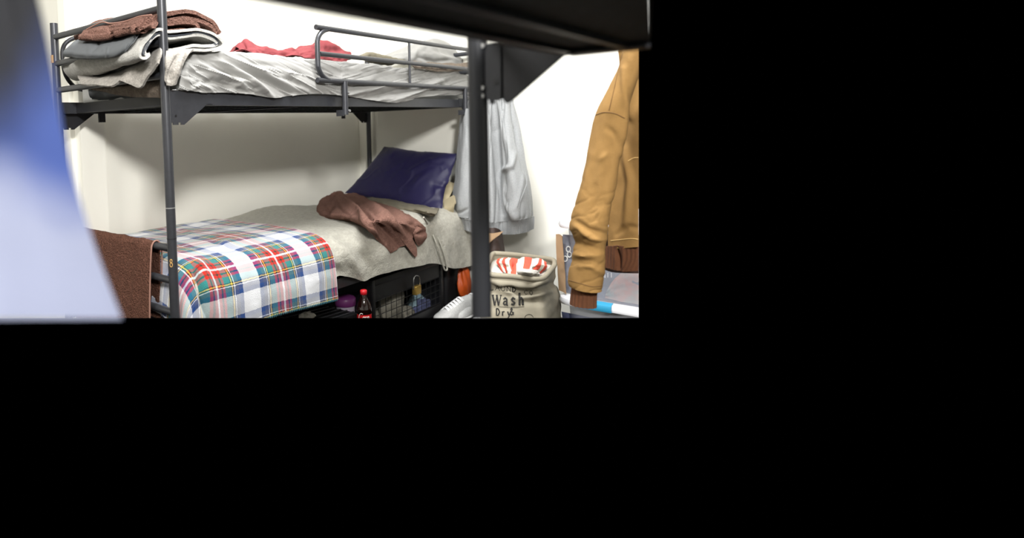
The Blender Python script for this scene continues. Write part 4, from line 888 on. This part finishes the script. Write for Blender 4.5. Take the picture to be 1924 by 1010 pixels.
# laundry in the bag
def strip(G, U, px): return .006*fbm(U[..., 1]*14, U[..., 0]*14, 131)+ridge(px, [(960, 505), (968, 490), (975, 486)], 4, -.020)+ridge(px, [(1003, 488), (1006, 512)], 4, -.014)
q = [[at(x, y, Z=RZ+dz) for x, y, dz in r] for r in ([(938, 486, .0), (962, 483, .01), (985, 483, .01), (1010, 485, .01), (1024, 492, 0)], [(932, 492, .0), (958, 491, .035), (984, 490, .03), (1008, 492, .035), (1028, 498, 0)], [(934, 500, -.01), (958, 502, .02), (982, 501, .02), (1004, 503, .02), (1024, 506, -.01)], [(944, 511, -.02), (960, 514, .0), (980, 515, .0), (1000, 515, .0), (1014, 513, -.02)])]
tag(MB().net(q, 60, 110, .004, strip).build('striped_shirt', M['stripes']), 'coral and white striped cloth on top of the laundry in the canvas bag', 'clothing')
q = [[at(x, y, Z=RZ+dz) for x, y, dz in r] for r in ([(972, 500, .0), (985, 503, .02), (1000, 506, .015), (1012, 508, -.01)], [(968, 510, .0), (984, 510, .03), (1000, 512, .02), (1014, 514, -.01)], [(972, 518, -.02), (986, 519, .0), (1000, 520, .0), (1012, 518, -.02)])]
tag(MB().net(q, 20, 40, .004, lambda G, U, px: .004*fbm(U[..., 1]*24, U[..., 0]*24, 133)).build('white_shirt', M['white_cloth']), 'small white cloth tucked below the striped one in the canvas bag', 'clothing')
q = [[at(x, y, Z=RZ-.02) for x, y in r] for r in ([(922, 482), (960, 482), (1000, 485), (1036, 490)], [(918, 498), (955, 500), (1000, 502), (1034, 502)], [(922, 510), (955, 514), (995, 519), (1020, 516)])]
tag(MB().net(q, 12, 20, .003).build('laundry_pile', M['white_cloth']), 'pale laundry lining the mouth of the canvas bag under the striped cloth', 'clothing')

# ------------------------------------------------------------------ storage bins
BXF, BYL, BYR = 2.60, .985, .40
def rrect(x0, x1, y0, y1, r, z, n=6):
    out = []
    for cx, cy, a0 in ((x1-r, y1-r, 0), (x0+r, y1-r, 90), (x0+r, y0+r, 180), (x1-r, y0+r, 270)):
        for k in range(n+1): a = math.radians(a0+90*k/n); out.append((cx+r*math.cos(a), cy+r*math.sin(a), z))
    return out
def ringstack(mb, rings, cap0=True, cap1=True):
    n = len(rings[0]); V = [p for r in rings for p in r]; F = []
    for i in range(len(rings)-1):
        for k in range(n): F.append([i*n+k, i*n+(k+1) % n, (i+1)*n+(k+1) % n, (i+1)*n+k])
    if cap0: F.append(list(range(n))[::-1])
    if cap1: F.append([(len(rings)-1)*n+k for k in range(n)])
    return mb.add(V, F)
def bin_(z0, z1, label, inner):
    t = empty('storage_bin', ((BXF+3.08)/2, (BYL+BYR)/2, z0), label, 'storage bin')
    ringstack(MB(), [rrect(BXF+.03, 3.07, BYR+.03, BYL-.03, .04, z0), rrect(BXF+.012, 3.09, BYR+.01, BYL-.012, .05, z1-.035), rrect(BXF+.012, 3.09, BYR+.01, BYL-.012, .05, z1-.02)]).build('tub', M['clear'], t)
    R_ = lambda o, z: rrect(BXF-o, 3.10+o, BYR-o, BYL+o, .055, z)
    ld = ringstack(MB(), [R_(.006, z1-.032), R_(.016, z1-.030), R_(.020, z1-.018), R_(.016, z1-.004), R_(.006, z1), R_(-.02, z1), R_(-.03, z1-.010), R_(-.06, z1-.010)]).build('lid', M['lid'], t)
    return t, ld
zU = H-.425; zM = H-.752
up, _ = bin_(zM-.006, zU, 'cloudy plastic bin of clothes with white lid, on top of the other bin', 0)
lo, ld = bin_(.0, zM, 'lower plastic bin with white lid and blue latch, under the other bin', 0)
a = at(1084, 578, X=BXF-.02); b = at(1149, 588, X=BXF-.02)
cs = [(-.000, -.032), (-.026, -.030), (-.031, -.018), (-.027, -.003), (-.012, .004), (.004, .004)]
mb = MB(); V = []
for yy in (a[1], b[1]): V += [(BXF+x, yy, zM+z) for x, z in cs]
n = len(cs); F = [[i, i+1, n+i+1, n+i] for i in range(n-1)]+[list(range(n))[::-1], [n+i for i in range(n)]]
o = MB().add(V, F).build('latch', M['latch'], lo); o['label'] = 'blue latch'
def cloth_in(rows, seed, m, name, label, amp=.01):
    return tag(MB().net(rows, 40, 60, .004, lambda G, U, px: amp*fbm(U[..., 1]*12, U[..., 0]*12, seed)).build(name, m), label, 'clothing')
cgrey = mat('storm_grey_jersey', srgb(104, 106, 116), .9, var=.25, vscale=14)
cloth_in([P('X', 2.66, [(1056, 440), (1100, 445), (1150, 470), (1230, 520)]), P('X', 2.645, [(1054, 480), (1100, 490), (1150, 512), (1230, 540)]), P('X', 2.65, [(1058, 548), (1100, 556), (1150, 566), (1230, 584)])], 201, cgrey, 'folded_clothes', 'grey clothing filling the upper cloudy bin')
cloth_in([P('X', 2.622, [(1044, 440), (1050, 440), (1056, 444)]), P('X', 2.622, [(1046, 490), (1054, 492), (1060, 494)]), P('X', 2.628, [(1050, 545), (1058, 548), (1064, 552)])], 203, M['tan'], 'folded_clothes', 'tan clothing pressed against the left side of the upper bin', .004)
warm = mat('faded_print', srgb(190, 130, 110), .9, col2=srgb(150, 160, 150), vscale=16)
cloth_in([P('X', 2.638, [(1150, 530), (1170, 512), (1200, 508), (1240, 510)]), P('X', 2.632, [(1140, 548), (1168, 535), (1200, 530), (1240, 530)]), P('X', 2.636, [(1136, 560), (1165, 566), (1200, 572), (1240, 580)])], 205, warm, 'printed_shirt', 'faded multicoloured printed shirt inside the upper bin beside the jacket cuff', .008)
wt = MB()
def layb(px, py): return at(px, py, X=2.626)
word(wt, 'all', 1134, 521, 6.5, 9, 0, .0011, layb)
GR = MB()
for cx, cy in ((1068, 468), (1070, 478), (1062, 486)): GR.tube([at(cx+4*math.cos(a), cy+5*math.sin(a), X=2.640) for a in np.linspace(0, 2*math.pi, 14)], .0030, 6, closed=True)
pr = bpy.data.objects
sh_ = [o for o in pr if o.get('label', '').startswith('grey clothing filling')][0]
subpart('printed_lettering', wt, M['print_white'], sh_)
subpart('printed_rings', GR, M['mattress'], sh_)
cloth_in([P('X', 2.66, [(1056, 585), (1120, 598), (1230, 612)]), P('X', 2.65, [(1056, 610), (1120, 620), (1230, 640)])], 207, M['slate'], 'folded_clothes', 'blue grey clothing inside the lower bin')

# ------------------------------------------------------------------ tan work jacket
JX = 1.80
jk = empty('work_jacket', (JX+.05, .62, H-.55), 'tan canvas work jacket with brown knit cuff and hem, hanging in front of the bins', 'jacket')
sl = [(80, 1172, 1216, 0), (100, 1167, 1214, 0), (130, 1157, 1206, 0), (165, 1140, 1194, 0), (210, 1119, 1178, 0), (260, 1108, 1172, .0), (310, 1096, 1164, -.005), (350, 1086, 1158, -.01), (380, 1078, 1151, -.015), (405, 1070, 1146, -.02), (428, 1068, 1143, -.02), (450, 1078, 1139, -.015), (480, 1074, 1137, -.02), (510, 1068, 1134, -.02), (528, 1066, 1132, -.02), (536, 1068, 1131, -.02)]
a = np.linspace(0, 2*math.pi, 97)
G = []
for y, l, r, dx in sl:
    c = at((l+r)/2, y+(4 if y > 500 else 0), X=JX+dx); e = at(r, y+(9 if y > 500 else 0), X=JX+dx); hw = e-c
    G.append([c+hw*math.cos(t)+np.array([-.86, -.35, 0])*.055*math.sin(t) for t in a])
G = cr(np.array(G), 200)
def jd(G, U, px):
    d = .003*fbm(G[..., 1]*12+G[..., 0]*8, G[..., 2]*9, 141)+crease(px[..., 0]/40, px[..., 1]/22+px[..., 0]/60, 321, .0024)*np.clip((px[..., 1]-250)/150, .2, 1)
    for line, wd, am in (([(1085, 425), (1110, 445), (1132, 452)], 5, -.010), ([(1080, 415), (1105, 432), (1135, 438)], 5, .009), ([(1078, 455), (1100, 462), (1130, 470)], 5, .008), ([(1082, 478), (1100, 482), (1125, 478)], 4, -.007),
                         ([(1092, 500), (1110, 498), (1130, 512)], 5, -.007), ([(1075, 490), (1100, 490), (1130, 498)], 5, .006), ([(1150, 225), (1146, 300), (1130, 380)], 8, .006), ([(1110, 290), (1100, 340), (1084, 395)], 5, -.005),
                         ([(1118, 350), (1112, 420)], 6, .006), ([(1172, 130), (1174, 200), (1166, 290)], 5, -.010), ([(1140, 240), (1155, 252), (1165, 275)], 4, .005), ([(1128, 300), (1140, 290)], 4, -.005), ([(1118, 414), (1124, 402)], 2, .004)):
        d = d+ridge(px, line, wd*1.2, am)
    return d
slv = MB().grid(G, 0, jd).build('sleeve', M['canvas'], jk)
bvj = bvh(slv)
def layj(px, py, lift=.0008):
    d = CF+CR*(px-600)/FPX+CU*(298.5-py)/FPX; h = bvj.ray_cast(Vector(EYE), Vector(d).normalized())
    return None if h[0] is None else np.array(h[0])-d/np.linalg.norm(d)*lift
def seam(mb, pts, r, f):
    pts = cr(np.array(pts, float), 40); q = [f(*p) for p in pts]; q = [p for p in q if p is not None]
    if len(q) > 3: mb.tube(q, r, 6)
for pts, rr in (([(1119, 216), (1135, 211), (1155, 213), (1174, 222)], .0011), ([(1144, 208), (1152, 175), (1163, 128), (1170, 100)], .0009), ([(1069, 526), (1090, 532), (1112, 538), (1131, 537)], .0009)):
    sm = MB(); seam(sm, pts, rr, layj)
    if sm.V: subpart('seam', sm, M['seam'], slv)
G = []
for y, l, r in ((532, 1074, 1125), (545, 1073, 1122), (560, 1071, 1121), (572, 1070, 1121)):
    c = at((l+r)/2, y+(2), X=JX-.02); e = at(r, y+5, X=JX-.02); hw = e-c
    G.append([c+hw*math.cos(t)+np.array([-.86, -.35, 0])*.03*math.sin(t) for t in a])
MB().grid(cr(np.array(G), 30), 0, lambda G, U, px: .0012*np.sin(U[..., 1]*520)).build('cuff', M['rib'], jk)
body = [[(1160, 70), (1185, 74), (1215, 82), (1260, 95)], [(1164, 110), (1190, 116), (1220, 125), (1260, 130)], [(1166, 200), (1190, 205), (1220, 210), (1260, 215)], [(1160, 290), (1184, 295), (1215, 300), (1260, 300)], [(1150, 370), (1178, 376), (1210, 380), (1260, 380)], [(1142, 430), (1172, 434), (1206, 434), (1260, 432)], [(1142, 468), (1170, 466), (1205, 463), (1260, 460)]]
xs_ = [1.90, 1.87, 1.85, 1.84]
rows = [[at(x, y, X=xx) for (x, y), xx in zip(r, xs_)] for r in body]
def jb(G, U, px): return .005*fbm(G[..., 1]*9, G[..., 2]*7, 151)+ridge(px, [(1176, 120), (1186, 150), (1188, 220)], 6, .014)+ridge(px, [(1172, 280), (1182, 340), (1176, 420)], 7, .010)+ridge(px, [(1196, 130), (1200, 200)], 6, -.008)+ridge(px, [(1160, 440), (1180, 425), (1200, 428)], 5, -.006)
jb_ = MB().net(rows, 120, 60, .004, jb).build('body', M['canvas'], jk)
bvj = bvh(jb_)
for pts in ([(1148, 452), (1165, 450), (1185, 448), (1199, 449)], [(1180, 302), (1190, 297), (1199, 296)]):
    sm = MB(); seam(sm, pts, .0012, layj)
    if sm.V: subpart('seam', sm, M['seam_pale'], jb_)
q = [[at(x, y, X=xx) for x, y, xx in r] for r in ([(1138, 462, 1.90), (1160, 462, 1.87), (1185, 462, 1.865), (1240, 458, 1.86)], [(1137, 485, 1.90), (1160, 490, 1.875), (1185, 488, 1.87), (1240, 482, 1.86)], [(1136, 502, 1.90), (1158, 508, 1.88), (1175, 510, 1.875), (1240, 505, 1.86)])]
MB().net(q, 30, 80, .006, lambda G, U, px: .001*np.sin(U[..., 1]*520)+ridge(px, [(1158, 465), (1162, 485), (1164, 510)], 4, -.012)).build('hem_band', M['rib'], jk)
q = [[at(x, y, X=1.93) for x, y in r] for r in ([(1128, 440), (1150, 440), (1230, 440)], [(1130, 480), (1150, 482), (1230, 484)], [(1134, 506), (1158, 512), (1230, 514)])]
MB().net(q, 12, 20, .003).build('lining', M['lining'], jk)

# ------------------------------------------------------------------ blue cloth close to the camera
rows = [[(-70, -60), (-30, -60), (10, -60), (38, -60)], [(-70, 40), (-20, 40), (30, 40), (66, 40)], [(-70, 150), (-15, 150), (45, 150), (92, 150)], [(-70, 260), (-10, 260), (55, 260), (112, 260)], [(-70, 370), (0, 370), (75, 370), (142, 370)], [(-70, 480), (10, 480), (100, 480), (178, 480)], [(-70, 620), (20, 620), (130, 620), (230, 620)]]
dp = [.455, .44, .43, .435]
q = [[at(x, y, Y=d) for (x, y), d in zip(r, dp)] for r in rows]
tag(MB().net(q, 120, 90, .003, lambda G, U, px: .006*np.sin(U[..., 1]*90+1.0)+.003*fbm(U[..., 1]*16, U[..., 0]*6, 161)).build('hanging_cloth', M['dyed_shaded'], margin=6), 'blue and white cloth hanging blurred at the left edge, close to the camera', 'cloth')
